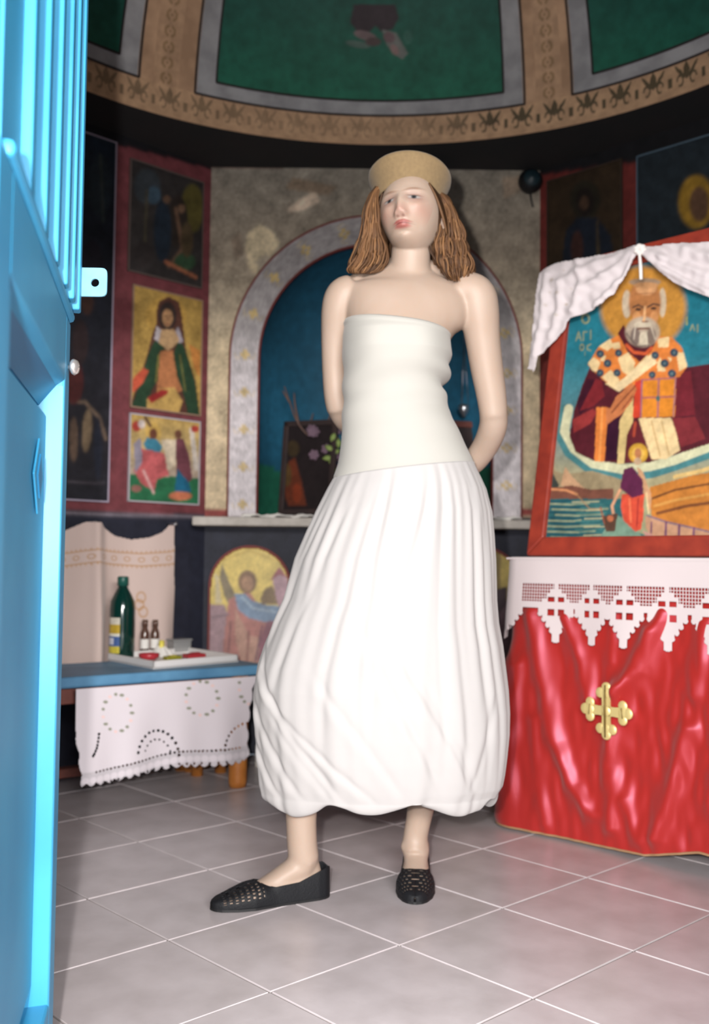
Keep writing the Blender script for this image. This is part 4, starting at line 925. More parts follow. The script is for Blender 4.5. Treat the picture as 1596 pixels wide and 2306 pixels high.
def Z5(x, y): return (1150+x/3.034, 520+y/3.034)
def Zp(l): return [Z5(*q_) for q_ in l]
def Ze(x, y, rx, ry, c, a=0): X_, Y_ = Z5(x, y); return ('e', X_, Y_, rx/3.034, ry/3.034, c, a)
cr, orr, mar, dot = (226, 198, 148), (214, 124, 58), (82, 28, 38), (44, 68, 84)
ops = [('g', [(560, (20, 104, 122)), (800, (38, 116, 132)), (900, (76, 128, 138)), (1000, (120, 136, 130)), (1080, (168, 158, 122)), (1130, (150, 150, 116))]), Ze(905, 525, 292, 285, (188, 132, 56)),
 ('l', Zp([(365, 1225), (335, 1380), (400, 1510), (540, 1620), (760, 1670), (960, 1650), (1120, 1600), (1400, 1500)]), 26, (70, 124, 128)), ('l', Zp([(395, 1215), (365, 1370), (430, 1490), (560, 1590), (760, 1630), (950, 1610), (1110, 1570), (1400, 1460)]), 20, (204, 202, 166)),
 ('p', Zp([(540, 930), (490, 1050), (430, 1230), (400, 1400), (440, 1510), (560, 1570), (760, 1590), (950, 1580), (1120, 1530), (1400, 1440), (1400, 900), (1200, 930)]), mar),
 ('p', Zp([(520, 1010), (600, 1020), (560, 1180), (470, 1260), (450, 1180)]), (60, 20, 36)), ('p', Zp([(580, 1010), (620, 1020), (640, 1130), (560, 1200), (470, 1230)]), (120, 36, 42)), ('p', Zp([(420, 1290), (560, 1215), (590, 1240), (540, 1320), (430, 1380)]), (142, 50, 50)), ('p', Zp([(650, 1340), (740, 1260), (740, 1560), (650, 1570)]), (52, 18, 40)),
 ('p', Zp([(780, 1500), (790, 1380), (820, 1310), (880, 1300), (920, 1380), (940, 1500), (900, 1580), (790, 1580)]), (96, 34, 42)), ('l', Zp([(850, 1310), (840, 1400)]), 6, (170, 70, 50)), ('p', Zp([(1130, 1000), (1180, 960), (1230, 960), (1260, 1260), (1110, 1270)]), (110, 34, 44)), ('p', Zp([(1100, 1280), (1260, 1270), (1330, 1420), (1160, 1480)]), (120, 42, 48)),
 ('p', Zp([(745, 1290), (800, 1190), (835, 1140), (835, 1300), (790, 1400), (775, 1590), (725, 1590)]), (206, 180, 122)), ('p', Zp([(585, 1205), (665, 1205), (650, 1400), (640, 1575), (570, 1575)]), orr), ('l', Zp([(625, 1210), (605, 1570)]), 5, (232, 150, 80)),
 ('p', Zp([(870, 1278), (1095, 1278), (1130, 1380), (1155, 1500), (1060, 1560), (960, 1560)]), cr), ('l', Zp([(960, 1300), (1020, 1540)]), 3, (186, 150, 100)), ('l', Zp([(1030, 1300), (1080, 1530)]), 3, (190, 156, 104)),
 ('p', Zp([(525, 915), (600, 790), (700, 730), (760, 700), (860, 850), (990, 720), (1100, 725), (1170, 800), (1205, 925), (1150, 1000), (960, 1010), (730, 1095), (620, 1010)]), orr)]
for P_ in ([(525, 900), (570, 860), (610, 900), (590, 960), (560, 960)], [(600, 790), (680, 735), (700, 790), (660, 820)], [(620, 1000), (680, 950), (740, 1010), (730, 1095)], [(730, 870), (800, 830), (850, 900), (820, 1000), (760, 960)], [(1000, 740), (1080, 720), (1080, 790), (1010, 800)], [(1130, 830), (1180, 830), (1205, 925), (1150, 960)], [(1000, 900), (1020, 860), (1060, 960), (1000, 960)], [(620, 860), (650, 850), (640, 890), (610, 890)], [(690, 770), (740, 760), (750, 800), (700, 810)], [(1070, 860), (1100, 870), (1090, 900)]): ops.append(('p', Zp(P_), cr))
ops += [('p', Zp([(640, 1040), (730, 1095), (990, 870), (930, 850), (780, 1000), (720, 1040)]), cr), ('p', Zp([(700, 1070), (740, 1100), (1000, 900), (960, 840)]), (232, 206, 160))]
for a, b2, r_2 in ((610, 840, 27), (735, 835, 25), (660, 905, 27), (610, 970, 25), (725, 970, 25), (985, 850, 26), (1115, 832, 28), (1050, 905, 28), (965, 983, 24), (1100, 975, 28)): ops += [Ze(a, b2, r_2, r_2, dot), Ze(a, b2, r_2*.4, r_2*.4, (96, 112, 116))]
ops += [('p', Zp([(850, 1030), (905, 1010), (900, 1275), (830, 1275)]), (204, 66, 44)), ('p', Zp([(900, 1015), (1130, 1000), (1120, 1270), (890, 1275)]), (214, 132, 44)), ('l', Zp([(900, 1018), (1128, 1005)]), 3, (150, 90, 110)), ('l', Zp([(900, 1140), (1125, 1132)]), 4, (160, 90, 90)), ('l', Zp([(1010, 1010), (1003, 1270)]), 4, (160, 100, 110)), ('l', Zp([(1125, 1005), (1110, 1270)]), 3, (160, 110, 120)), ('l', Zp([(895, 1020), (888, 1270)]), 3, (140, 100, 130)), Ze(1005, 1145, 14, 20, (70, 100, 100)),
 ('p', Zp([(830, 1040), (720, 1130), (680, 1210), (650, 1215), (650, 1330), (700, 1290), (760, 1250), (830, 1160), (860, 1080)]), (192, 116, 72)), ('l', Zp([(850, 1060), (740, 1180), (690, 1240)]), 3, (120, 60, 40)), ('l', Zp([(830, 1130), (760, 1220)]), 3, (130, 66, 44)),
 ('p', Zp([(730, 700), (770, 640), (800, 700), (880, 790), (990, 760), (960, 820), (880, 895), (800, 830)]), mar), ('l', Zp([(790, 780), (840, 830), (920, 840), (960, 800)]), 7, (206, 90, 52)),
 Ze(792, 500, 32, 95, (196, 178, 154)), Ze(1035, 490, 26, 100, (196, 176, 150)), Ze(915, 490, 110, 165, (176, 116, 70)), Ze(925, 395, 70, 45, (206, 152, 106)), Ze(860, 590, 28, 40, (206, 146, 92)), Ze(980, 590, 28, 40, (196, 136, 86)), Ze(915, 350, 110, 26, (150, 126, 104)), Ze(925, 372, 84, 22, (190, 140, 96)),
 Ze(900, 690, 118, 104, (178, 160, 140)), Ze(850, 720, 34, 60, (120, 104, 96)), Ze(960, 720, 30, 60, (130, 112, 100)), Ze(905, 740, 30, 50, (206, 192, 168)), Ze(900, 640, 60, 22, (196, 182, 160)), ('l', Zp([(868, 668), (942, 666)]), 4, (96, 50, 40)),
 ('l', Zp([(835, 522), (870, 506), (905, 524)]), 4, (74, 54, 46)), ('l', Zp([(935, 520), (975, 498), (1015, 508)]), 4, (74, 54, 46)), Ze(870, 536, 20, 9, (50, 38, 36)), Ze(975, 530, 20, 9, (50, 38, 36)), ('l', Zp([(915, 520), (912, 600), (905, 618)]), 5, (222, 170, 120)), ('l', Zp([(898, 620), (935, 620)]), 3, (110, 60, 40)), ('l', Zp([(850, 430), (985, 425)]), 2, (150, 96, 62)),
 ('l', Zp([(790, 700), (830, 760), (870, 790), (940, 780)]), 3, (100, 86, 80)), ('l', Zp([(850, 660), (840, 740)]), 2, (220, 206, 186)), ('l', Zp([(925, 690), (930, 780)]), 2, (226, 214, 190)), ('l', Zp([(960, 660), (985, 740)]), 2, (214, 200, 178)),
 # writing
 Ze(510, 600, 30, 36, (136, 140, 104)), Ze(510, 600, 18, 24, (28, 96, 112)), ('l', Zp([(445, 750), (462, 690), (480, 750)]), 2.4, (150, 146, 104)), ('l', Zp([(452, 730), (474, 730)]), 2, (150, 146, 104)), ('l', Zp([(495, 750), (495, 690), (520, 690)]), 2.4, (150, 146, 104)), ('l', Zp([(545, 680), (545, 740)]), 2.4, (150, 146, 104)), Ze(485, 795, 16, 24, (150, 146, 104)), Ze(485, 795, 9, 16, (46, 100, 112)), ('l', Zp([(545, 775), (522, 785), (522, 810), (545, 818)]), 2.6, (150, 146, 104)), ('l', Zp([(506, 825), (506, 850)]), 1.6, (130, 136, 104)),
 ('l', Zp([(1202, 590), (1202, 640)]), 3, (170, 160, 90)), ('l', Zp([(1225, 680), (1240, 640), (1255, 680)]), 2.4, (150, 146, 104)), ('l', Zp([(1275, 640), (1275, 690)]), 2.4, (150, 146, 104)),
 # shore, ships and sea
 ('p', Zp([(220, 1540), (290, 1560), (300, 1640), (360, 1660), (560, 1640), (760, 1700), (760, 1860), (160, 1860)]), (150, 134, 104)), ('p', Zp([(215, 1540), (265, 1550), (290, 1660), (330, 1740), (230, 1860), (180, 1860)]), (56, 62, 58)), ('p', Zp([(340, 1740), (370, 1610), (420, 1680), (470, 1730), (520, 1770)]), (190, 150, 116)), ('p', Zp([(240, 1760), (420, 1740), (560, 1770), (700, 1760), (700, 1830), (260, 1830)]), (118, 74, 60)), ('l', Zp([(240, 1762), (380, 1772), (450, 1800)]), 5, (206, 140, 96)),
 ('p', Zp([(140, 1830), (760, 1830), (760, 2000), (930, 2090), (1000, 2160), (120, 2160)]), (44, 96, 100))]
for k in range(16):
    yy = 1845+k*19; x0 = 190+(k*71) % 120; ops.append(('l', Zp([(x0, yy), (x0+110+(k*37) % 150, yy+6), (x0+220+(k*53) % 160, yy-3)]), 3.2 if k % 2 else 5, (156, 160, 126) if k % 2 else (28, 76, 88)))
    ops.append(('l', Zp([(420+(k*29) % 90, yy+8), (600+(k*31) % 70, yy+4)]), 2.6, (184, 178, 140) if k % 3 == 0 else (70, 120, 116)))
ops += [('p', Zp([(700, 1930), (760, 1960), (860, 2050), (940, 2130), (700, 2140), (620, 2080)]), (120, 150, 130)), ('l', Zp([(440, 1790), (540, 1900), (620, 1900)]), 2, (176, 130, 90)),
 ('p', Zp([(950, 1750), (1060, 1720), (1240, 1670), (1420, 1640), (1420, 2160), (960, 1960)]), (190, 120, 52)), ('l', Zp([(960, 1830), (1120, 1770), (1400, 1720)]), 5, (110, 66, 36)), ('l', Zp([(980, 1880), (1120, 1840), (1400, 1790)]), 6, (206, 148, 76)), ('l', Zp([(1000, 1930), (1200, 1880), (1420, 1850)]), 7, (120, 70, 40)), ('l', Zp([(1120, 1680), (1300, 1640), (1420, 1600)]), 9, (214, 180, 116)),
 ('p', Zp([(920, 1940), (1060, 1985), (1240, 2030), (1420, 2070), (1420, 2160), (1000, 2140), (920, 2030)]), (186, 142, 112)), ('l', Zp([(930, 1945), (1060, 1988), (1420, 2070)]), 4, (112, 96, 116)), ('l', Zp([(960, 1990), (958, 2060)]), 4, (112, 72, 96)), ('l', Zp([(1060, 1990), (1056, 2090)]), 5, (104, 66, 96)), ('l', Zp([(1150, 2010), (1146, 2130)]), 5, (104, 66, 96)), ('l', Zp([(1250, 2030), (1246, 2150)]), 5, (104, 66, 96)), ('p', Zp([(900, 2050), (960, 2070), (1060, 2150), (960, 2150)]), (190, 140, 130)),
 ('p', Zp([(860, 1610), (900, 1640), (930, 1730), (960, 1800), (950, 1930), (930, 1850), (890, 1760)]), (196, 150, 112)), Ze(870, 1520, 66, 68, (204, 156, 56)), Ze(868, 1524, 44, 46, (222, 176, 84)), Ze(868, 1520, 24, 36, (180, 118, 78)), Ze(866, 1575, 26, 26, (190, 160, 130)),
 ('p', Zp([(760, 1800), (910, 1790), (905, 1940), (890, 2040), (850, 2055), (770, 1980), (750, 1880)]), (206, 78, 56)), ('l', Zp([(810, 1830), (820, 1990)]), 4, (232, 120, 84)), ('l', Zp([(870, 1830), (860, 2020)]), 3, (150, 44, 44)), ('p', Zp([(770, 1630), (830, 1610), (900, 1700), (905, 1800), (830, 1825), (745, 1760)]), (92, 36, 68)), ('l', Zp([(745, 1770), (690, 1880), (700, 1930)]), 6, (206, 150, 116)), ('p', Zp([(620, 1950), (730, 1930), (710, 2050), (650, 2055)]), (88, 62, 50)), ('l', Zp([(612, 1890), (640, 2000)]), 3, (150, 80, 56)), Ze(680, 1965, 22, 22, (190, 110, 76)), ('l', Zp([(925, 1790), (940, 1930)]), 3, (226, 200, 150))]
pa = panel('painting', ipt(fw-.004, fw-.004, -.004), ft*(WI-2*fw+.008), iu*(HI-2*fw+.008), ops, (60, 100, 110), .0026, big, M['icon'], bl=1, mot=.09, seed=21)
pa['label'] = 'painted bearded saint with gold halo above a sea shore'
MB().prism([ipt(0.01, .01, -.03), ipt(WI-.01, .01, -.03), ipt(WI-.01, HI-.01, -.03), ipt(.01, HI-.01, -.03)], inn*.01).build('backing_board', M['brown'], big)
adopt(big)
# white cloth swagged over the top of the icon
ip0 = ipt(0, 0, .03)
def swag(name, poly, ridg, lab, scal=None):
    xs = [p[0] for p in poly]; ys = [p[1] for p in poly]; gx = np.arange(min(xs)-2, max(xs)+3, 1.7); gy = np.arange(min(ys)-2, max(ys)+3, 1.7)
    X, Y_ = np.meshgrid(gx, gy, indexing='ij'); X = X.ravel(); Y_ = Y_.ravel()
    ins = np.zeros(len(X), bool); j = len(poly)-1
    for i in range(len(poly)):
        xi, yi = poly[i]; xj, yj = poly[j]
        if yi != yj: ins ^= ((yi > Y_) != (yj > Y_)) & (X < (xj-xi)*(Y_-yi)/(yj-yi)+xi)
        j = i
    d_ = np.array([ray(a, b) for a, b in zip(X, Y_)]); den = d_@inn; t = np.dot(ip0-CAM, inn)/den; P = CAM+d_*t[:, None]
    h_ = .004*blotch(X, Y_, 60, 5)
    for pts_, w, a in ridg:
        dm = np.full(len(X), 1e9)
        for (ax, ay), (bx_, by) in zip(pts_[:-1], pts_[1:]):
            dx, dy = bx_-ax, by-ay; q_ = np.clip(((X-ax)*dx+(Y_-ay)*dy)/(dx*dx+dy*dy), 0, 1); dm = np.minimum(dm, np.hypot(X-ax-q_*dx, Y_-ay-q_*dy))
        h_ += a*np.exp(-(dm/w)**2)
    P = P+inn*h_[:, None]
    k = ins.reshape(len(gx), len(gy)); mk = k[:-1, :-1] & k[1:, :-1] & k[1:, 1:] & k[:-1, 1:]
    c = np.empty((len(X), 3)); c[:] = lin((206, 196, 198))
    if scal:
        for cx, cy, r, col in scal: q_ = np.hypot(X-cx, Y_-cy)/r; w = np.clip(1.3-q_, 0, 1)[:, None]*.6; c = c*(1-w)+lin(col)*w
    o = mesh(name, P, grid_faces(len(gx), len(gy), mk), M['linen'], sw, True, c); clean(o); md = o.modifiers.new('s', 'SOLIDIFY'); md.thickness = .0015
sw = empty('icon_drape', 'white embroidered cloth gathered at its middle and draped over the large icon', 'cloth', loc=tuple(ipt(.45, HI, .03)))
swag('drape_half', [(1213, 614), (1232, 600), (1250, 592), (1300, 583), (1370, 570), (1437, 556), (1441, 572), (1430, 590), (1412, 622), (1385, 660), (1350, 690), (1320, 706), (1285, 718), (1278, 726), (1272, 742), (1250, 770), (1213, 803), (1208, 818), (1203, 842), (1198, 834), (1186, 832), (1192, 800), (1197, 760), (1202, 690)],
     [([(1436, 566), (1380, 610), (1300, 660)], 9, .012), ([(1436, 562), (1330, 600), (1250, 640)], 10, .010), ([(1437, 572), (1405, 625), (1340, 690)], 6, .010), ([(1300, 590), (1310, 640), (1290, 700)], 8, .010), ([(1230, 620), (1222, 720), (1205, 800)], 8, .012), ([(1262, 640), (1258, 700), (1240, 760)], 8, .010)], '',
     [(1245, 633, 5, (150, 130, 110)), (1258, 662, 5, (150, 130, 110)), (1275, 686, 4, (160, 140, 112)), (1240, 660, 3, (176, 160, 150)), (1232, 690, 4, (180, 166, 156)), (1256, 712, 4, (176, 164, 150)), (1224, 650, 3, (176, 160, 150)), (1285, 650, 3, (186, 172, 160)), (1270, 610, 3, (180, 166, 156))])
swag('drape_half', [(1441, 556), (1500, 551), (1560, 546), (1640, 540), (1640, 690), (1590, 668), (1548, 652), (1515, 636), (1485, 612), (1462, 590), (1444, 574)],
     [([(1444, 562), (1500, 585), (1590, 620)], 9, .010), ([(1444, 566), (1490, 605), (1590, 656)], 7, .010), ([(1500, 552), (1600, 580)], 12, .008)], '')
kc = atp(1441, 562, ipt(0, 0, .045), inn)
b = MB(); 
for k in range(7): a = k*.9; b.ell(kc+[.010*math.cos(a), 0, .010*math.sin(a)], (.011, .009, .008), n=10, m=6)
b.build('knot', M['cord'], sw, True)
MB().tube([kc, atp(1440, 575, ipt(0, 0, .045), inn), atp(1442, 600, ipt(0, 0, .045), inn), atp(1443, 629, ipt(0, 0, .043), inn)], [.006, .0045, .0055, .005], 8, res=3).build('cord', M['cord'], sw, True); adopt(sw)

# ------------------------------------------------------------------ the woman
YB = 2.40
def zc(py, Y=YB): return aty(900, py, Y)[2]
def xc(px_, py=900, Y=YB): return aty(px_, py, Y)[0]
def W3(px_, py, Y): return aty(px_, py, Y)
per = empty('person', 'woman in strapless white dress and tan hat standing with her hands behind her back', 'person', loc=(xc(830), YB, 0))
K = MB()   # closed pieces that are fused by a voxel remesh into one body
# torso
rows = [(588, 922, 48, .026), (600, 922, 58, .034), (614, 920, 78, .044), (630, 918, 106, .054), (646, 917, 126, .064), (662, 916, 142, .074), (685, 912, 146, .085), (715, 903, 134, .098), (750, 897, 120, .112), (790, 893, 114, .110), (830, 889, 108, .098), (880, 886, 105, .088), (930, 889, 108, .088), (980, 900, 118, .098), (1030, 910, 132, .108), (1080, 916, 142, .115), (1130, 918, 146, .115), (1180, 918, 138, .105), (1210, 918, 110, .085)]
pts = [[xc(c, y), YB+float(np.interp(y, [600, 650, 700], [.024, .012, 0])), zc(y)] for y, c, w, d_ in rows]
K.tube(pts, [w/946 for y, c, w, d_ in rows], 40, rad2=[d_ for *_, d_ in rows], side=(1, 0, 0), res=3)
# bust
for x_, y_ in ((845, 768), (946, 772)): K.ell(W3(x_, y_, YB-.054), (.052, .050, .056), n=28, m=18); K.ell(W3(x_+(4 if x_ < 900 else -4), y_-36, YB-.064), (.046, .034, .046), n=28, m=18)
# neck, trapezius, collar bones
nk = [W3(930, 535, YB+.012), W3(926, 560, YB+.004), W3(923, 600, YB+.008), W3(920, 640, YB+.012)]
K.tube(nk, [.050, .0475, .050, .066], 28, rad2=[.052, .050, .052, .058], side=(1, 0, 0), res=4)
for s_, e_ in (((900, 600), (800, 646)), ((946, 602), (1048, 650))): K.tube([W3(*s_, YB+.03), W3((s_[0]+e_[0])/2, (s_[1]+e_[1])/2+8, YB+.025), W3(*e_, YB+.012)], [.030, .030, .034], 16, res=3)
for s_ in (((912, 634), (880, 629), (838, 636), (800, 640)), ((930, 634), (962, 630), (1010, 636), (1045, 644))): K.tube([W3(x_, y_+8, YB-.056+.021*k) for k, (x_, y_) in enumerate(s_)], [.012, .011, .011, .012], 10, res=3)
# shoulders and arms
def limb(ps, r, n=24, r2=None): K.tube([W3(*p) for p in ps], r, n, rad2=r2, res=5)
limb([(800, 655, YB+.005), (775, 668, YB+.006), (762, 700, YB+.012), (754, 760, YB+.03), (753, 830, YB+.05), (757, 890, YB+.062), (764, 925, YB+.072)], [.042, .046, .042, .034, .031, .031, .031])
limb([(762, 912, YB+.07), (778, 942, YB+.095), (812, 972, YB+.135), (860, 1010, YB+.165), (890, 1030, YB+.175)], [.031, .032, .030, .026, .022])
limb([(1028, 650, YB+.005), (1066, 664, YB+.005), (1078, 700, YB+.008), (1086, 760, YB+.02), (1096, 830, YB+.035), (1106, 890, YB+.045), (1112, 940, YB+.052)], [.042, .051, .049, .043, .040, .037, .034])
limb([(1110, 925, YB+.05), (1110, 960, YB+.07), (1092, 1005, YB+.11), (1060, 1045, YB+.145), (1020, 1060, YB+.17), (990, 1062, YB+.175)], [.034, .035, .033, .030, .025, .022])
# hands held together behind the back
def hand(w, d_, nrm, side, curl=.5):
    w = np.array(w, float); d_ = np.array(d_, float); d_ /= np.linalg.norm(d_); nrm = np.array(nrm, float); nrm -= d_*np.dot(nrm, d_); nrm /= np.linalg.norm(nrm); sd = np.cross(d_, nrm)*side
    K.tube([w, w+d_*.03, w+d_*.06, w+d_*.085], [.024, .034, .040, .038], 16, rad2=[.018, .017, .016, .012], side=sd, res=3)
    for k, (o_, L) in enumerate(((-.030, .068), (-.010, .078), (.011, .073), (.030, .056))):
        p = w+d_*.082+sd*o_; pts = [p-d_*.02]; a = 0
        for seg in (.42, .32, .26):
            a += curl*.8; p = p+(d_*math.cos(a)+nrm*math.sin(a))*L*seg; pts.append(p)
        K.tube(pts, [.0095, .009, .0082, .0068], 10, side=sd, res=2)
    p = w+d_*.025-sd*.026; K.tube([p, p-sd*.018+d_*.028+nrm*.008, p-sd*.016+d_*.054+nrm*.016, p-sd*.006+d_*.072+nrm*.020], [.013, .0115, .0095, .0075], 10, side=nrm, res=2)
hand(W3(888, 1028, YB+.175), (1, .03, -.30), (0, -1, 0), 1, .35)
hand(W3(992, 1062, YB+.198), (-1, .10, .05), (0, -1, 0), -1, .6)
# legs
limb([(862, 1140, YB), (835, 1240, YB-.02), (790, 1360, YB-.03), (742, 1480, YB-.035), (718, 1560, YB-.01), (700, 1650, YB+.005), (684, 1760, YB+.0), (678, 1830, YB-.002), (680, 1900, YB), (684, 1935, YB+.002)], [.085, .083, .070, .057, .054, .054, .044, .037, .036, .037])
limb([(972, 1140, YB), (985, 1240, YB), (990, 1360, YB+.0), (985, 1480, YB+.005), (980, 1560, YB+.05), (972, 1650, YB+.09), (955, 1760, YB+.12), (945, 1830, YB+.135), (935, 1885, YB+.14), (934, 1920, YB+.13)], [.085, .083, .070, .057, .054, .054, .043, .033, .031, .033])
# feet : heel -> toe points in metres
LT, LH = np.array([-.300, 2.318, 0]), np.array([-.056, 2.428, 0]); RT, RH = np.array([.150, 2.376, 0]), np.array([.168, 2.622, 0])
def foot(T, H, ank):
    d_ = T-H; L = np.linalg.norm(d_); d_ /= L; sd = np.array([-d_[1], d_[0], 0])
    def p(t, z): return H+d_*L*t+[0, 0, z]
    K.tube([p(.10, .034), p(.18, .036), p(.34, .036), p(.55, .028), p(.74, .019), p(.90, .013), p(.97, .011)], [.022, .030, .032, .038, .041, .031, .018], 24, rad2=[.026, .032, .032, .026, .017, .011, .008], side=sd, res=4)
    K.tube([ank, p(.26, .075), p(.42, .058), p(.60, .038), p(.74, .026)], [.034, .034, .030, .026, .018], 20, rad2=[.036, .032, .022, .016, .012], side=sd, res=4)
    K.tube([p(.16, .085), p(.13, .05), p(.12, .035)], [.020, .022, .024], 14, side=sd, res=2)
    for s_ in (-1, 1): K.ell(np.array(ank)+sd*s_*.026+[0, 0, -.010 if s_ > 0 else -.002], (.011, .012, .014), n=12, m=8)
foot(LT, LH, W3(686, 1925, 2.402)); foot(RT, RH, W3(934, 1905, 2.53))
# head
HC = W3(928, 491, 2.395); yaw, tilt, roll = math.radians(21), math.radians(12), math.radians(-4)
HM = np.array(Matrix.Rotation(-yaw, 3, 'Z')@Matrix.Rotation(-tilt, 3, 'X')@Matrix.Rotation(roll, 3, 'Y'))
def gs(x, z, cx, cz, sx, sz): return np.exp(-((x-cx)/sx)**2-((z-cz)/sz)**2)
def sst(a, b, v): t = np.clip((v-a)/(b-a), 0, 1); return t*t*(3-2*t)
nu, nv = 200, 160; th = np.linspace(0, 2*np.pi, nu, endpoint=False); ph = np.linspace(.02, np.pi-.02, nv); TH, PH = np.meshgrid(th, ph, indexing='ij')
x = np.sin(PH)*np.cos(TH); y = np.sin(PH)*np.sin(TH); z = np.cos(PH)
X = .073*x; Z = .112*z; Y = .094*y
front = y < 0
low_ = sst(.01, -.112, Z)
X = X*(1-.30*low_**1.2)*np.where(Z < 0, np.maximum(np.sin(PH), .02)**(-.22*sst(0, -.08, Z)), 1); 
Y = np.where(y > 0, Y*(1-.60*sst(-.0, -.10, Z)), Y*(1+.0*low_))
Y = np.where(y < 0, -np.abs(Y)**.80*(.094**.20), Y)                       # flatter, fuller face
Y = np.where(y < 0, Y*(1-.06*low_), Y)
Y += np.where(y < 0, .010*sst(.03, .112, Z)*np.abs(y), 0)                  # forehead slopes back
fm = sst(.0, .35, -y); ZO = Z.copy()
dY = np.zeros_like(X); ax_ = np.abs(X)
nose_a = np.interp(Z, [-.060, -.050, -.045, -.040, -.034, -.015, .004, .018], [0, .001, .008, .0155, .0178, .0118, .0055, .000]); nose_w = np.interp(Z, [-.05, -.036, -.01, .01], [.0130, .0125, .0115, .0120])
dY -= nose_a*np.exp(-(X/nose_w)**2)
dY -= .0075*gs(ax_, Z, .0115, -.042, .0050, .0060)                          # nostril wings
dY += .0085*gs(ax_, Z, .030, .003, .0150, .0115)                            # sockets
dY -= .0058*gs(ax_, Z, .0305, .0005, .0110, .0062)                          # eyeballs under lids
dY -= .0016*gs(ax_, Z, .0305, .0068, .0130, .0022); dY -= .0012*gs(ax_, Z, .0305, -.0058, .0120, .0020)
dY -= .0036*gs(ax_, Z, .030, .0195, .022, .0080)                            # brow
dY -= .0050*gs(ax_, Z, .043, -.022, .016, .014)                             # cheekbone
dY += .0030*gs(ax_, Z, .034, -.058, .012, .014)
dY -= .0050*gs(X, Z, 0, -.0600, .022, .0125)                                # muzzle
dY -= .0042*gs(X, Z, 0, -.0575, .0170, .0030); dY -= .0056*gs(X, Z, 0, -.0665, .0140, .0036); dY += .0034*gs(X, Z, 0, -.0618, .0190, .0014)
dY += .0016*gs(X, Z, 0, -.052, .003, .005); dY += .0046*gs(X, Z, 0, -.0765, .016, .0045)
dY -= .0085*gs(X, Z, 0, -.094, .017, .013)                                  # chin
Y = Y+dY*fm; Z = np.where(Z < -.072, -.072+(Z+.072)*.62, Z)
loc = np.stack([X, Y, Z], -1).reshape(-1, 3); Vh = HC+loc@HM.T
f = [(i*nv+j, ((i+1) % nu)*nv+j, ((i+1) % nu)*nv+j+1, i*nv+j+1) for i in range(nu) for j in range(nv-1)]+[tuple(i*nv for i in range(nu))[::-1], tuple(i*nv+nv-1 for i in range(nu))]
K.add(Vh, f)
def hp(a, b, c): return HC+HM@np.array([a, b, c])
# ears
for s_ in (-1, 1):
    K.ell(hp(s_*.074, .012, -.014), (.007, .017, .031), [HM@np.array([1, s_*.35, 0]), HM@np.array([-s_*.35, 1, .12]), HM@np.array([0, -.12, 1])], 18, 12)
    K.tube([hp(s_*.078, .004, -.036), hp(s_*.083, .014, -.012), hp(s_*.082, .020, .012), hp(s_*.077, .006, .016), hp(s_*.075, -.002, .002)], [.005, .0042, .0042, .004, .003], 8, res=3)
raw = K.build('body', None, None, fix=False)
md = raw.modifiers.new('r', 'REMESH'); md.mode = 'VOXEL'; md.voxel_size = .0026; md.use_smooth_shade = True
md = raw.modifiers.new('s', 'CORRECTIVE_SMOOTH') if False else raw.modifiers.new('s', 'SMOOTH'); md.factor = .5; md.iterations = 4
dgr = bpy.context.evaluated_depsgraph_get(); me = bpy.data.meshes.new_from_object(raw.evaluated_get(dgr)); raw.modifiers.clear(); raw.data = me; body = raw; body.parent = per
n = len(me.vertices); co = np.empty(n*3, np.float32); me.vertices.foreach_get('co', co); co = co.reshape(-1, 3).astype(float)
# extra smoothing everywhere below the head keeps the joints soft
ne = len(me.edges); ed = np.empty(ne*2, np.int32); me.edges.foreach_get('vertices', ed); ed = ed.reshape(-1, 2); deg = np.bincount(ed.ravel(), minlength=n).astype(float)
hz_ = ((co-HC)@HM); wgt = .6*sst(.10, .16, np.linalg.norm(hz_*[1, .8, 1], axis=1)); zz_ = co[:, 2]; wgt[(co[:, 1] > YB+.13) & (zz_ < zc(960)) & (zz_ > zc(1150))] *= .15; wgt[zz_ < .06] *= .6
for _ in range(22):
    acc = np.stack([np.bincount(ed[:, 0], co[ed[:, 1], k], n)+np.bincount(ed[:, 1], co[ed[:, 0], k], n) for k in range(3)], -1)/np.maximum(deg, 1)[:, None]
    co = co+(acc-co)*wgt[:, None]
me.vertices.foreach_set('co', co.astype(np.float32).ravel())
hl = (co-HC)@HM
at = me.attributes.new('hl', 'FLOAT_VECTOR', 'POINT'); at.data.foreach_set('vector', hl.astype(np.float32).ravel())
me.polygons.foreach_set('use_smooth', [True]*len(me.polygons))
skin = bpy.data.materials.new('skin'); skin.use_nodes = True; nt_ = skin.node_tree; N_ = nt_.nodes; bs = N_['Principled BSDF']; bs.inputs['Roughness'].default_value = .5; bs.inputs['Specular IOR Level'].default_value = .35
bs.inputs['Subsurface Weight'].default_value = .25; bs.inputs['Subsurface Radius'].default_value = (1, .35, .2); bs.inputs['Subsurface Scale'].default_value = .006
aN = N_.new('ShaderNodeAttribute'); aN.attribute_name = 'hl'; sx = N_.new('ShaderNodeSeparateXYZ'); nt_.links.new(aN.outputs['Vector'], sx.inputs[0])
def mth(op, a, b=None):
    m_ = N_.new('ShaderNodeMath'); m_.operation = op
    for i, v in enumerate((a, b)):
        if v is None: continue
        if isinstance(v, (int, float)): m_.inputs[i].default_value = v
        else: nt_.links.new(v, m_.inputs[i])
    return m_.outputs[0]
axn = mth('ABSOLUTE', sx.outputs[0]); infront = mth('LESS_THAN', sx.outputs[1], -.045)
nz = N_.new('ShaderNodeTexNoise'); nz.inputs['Scale'].default_value = 14
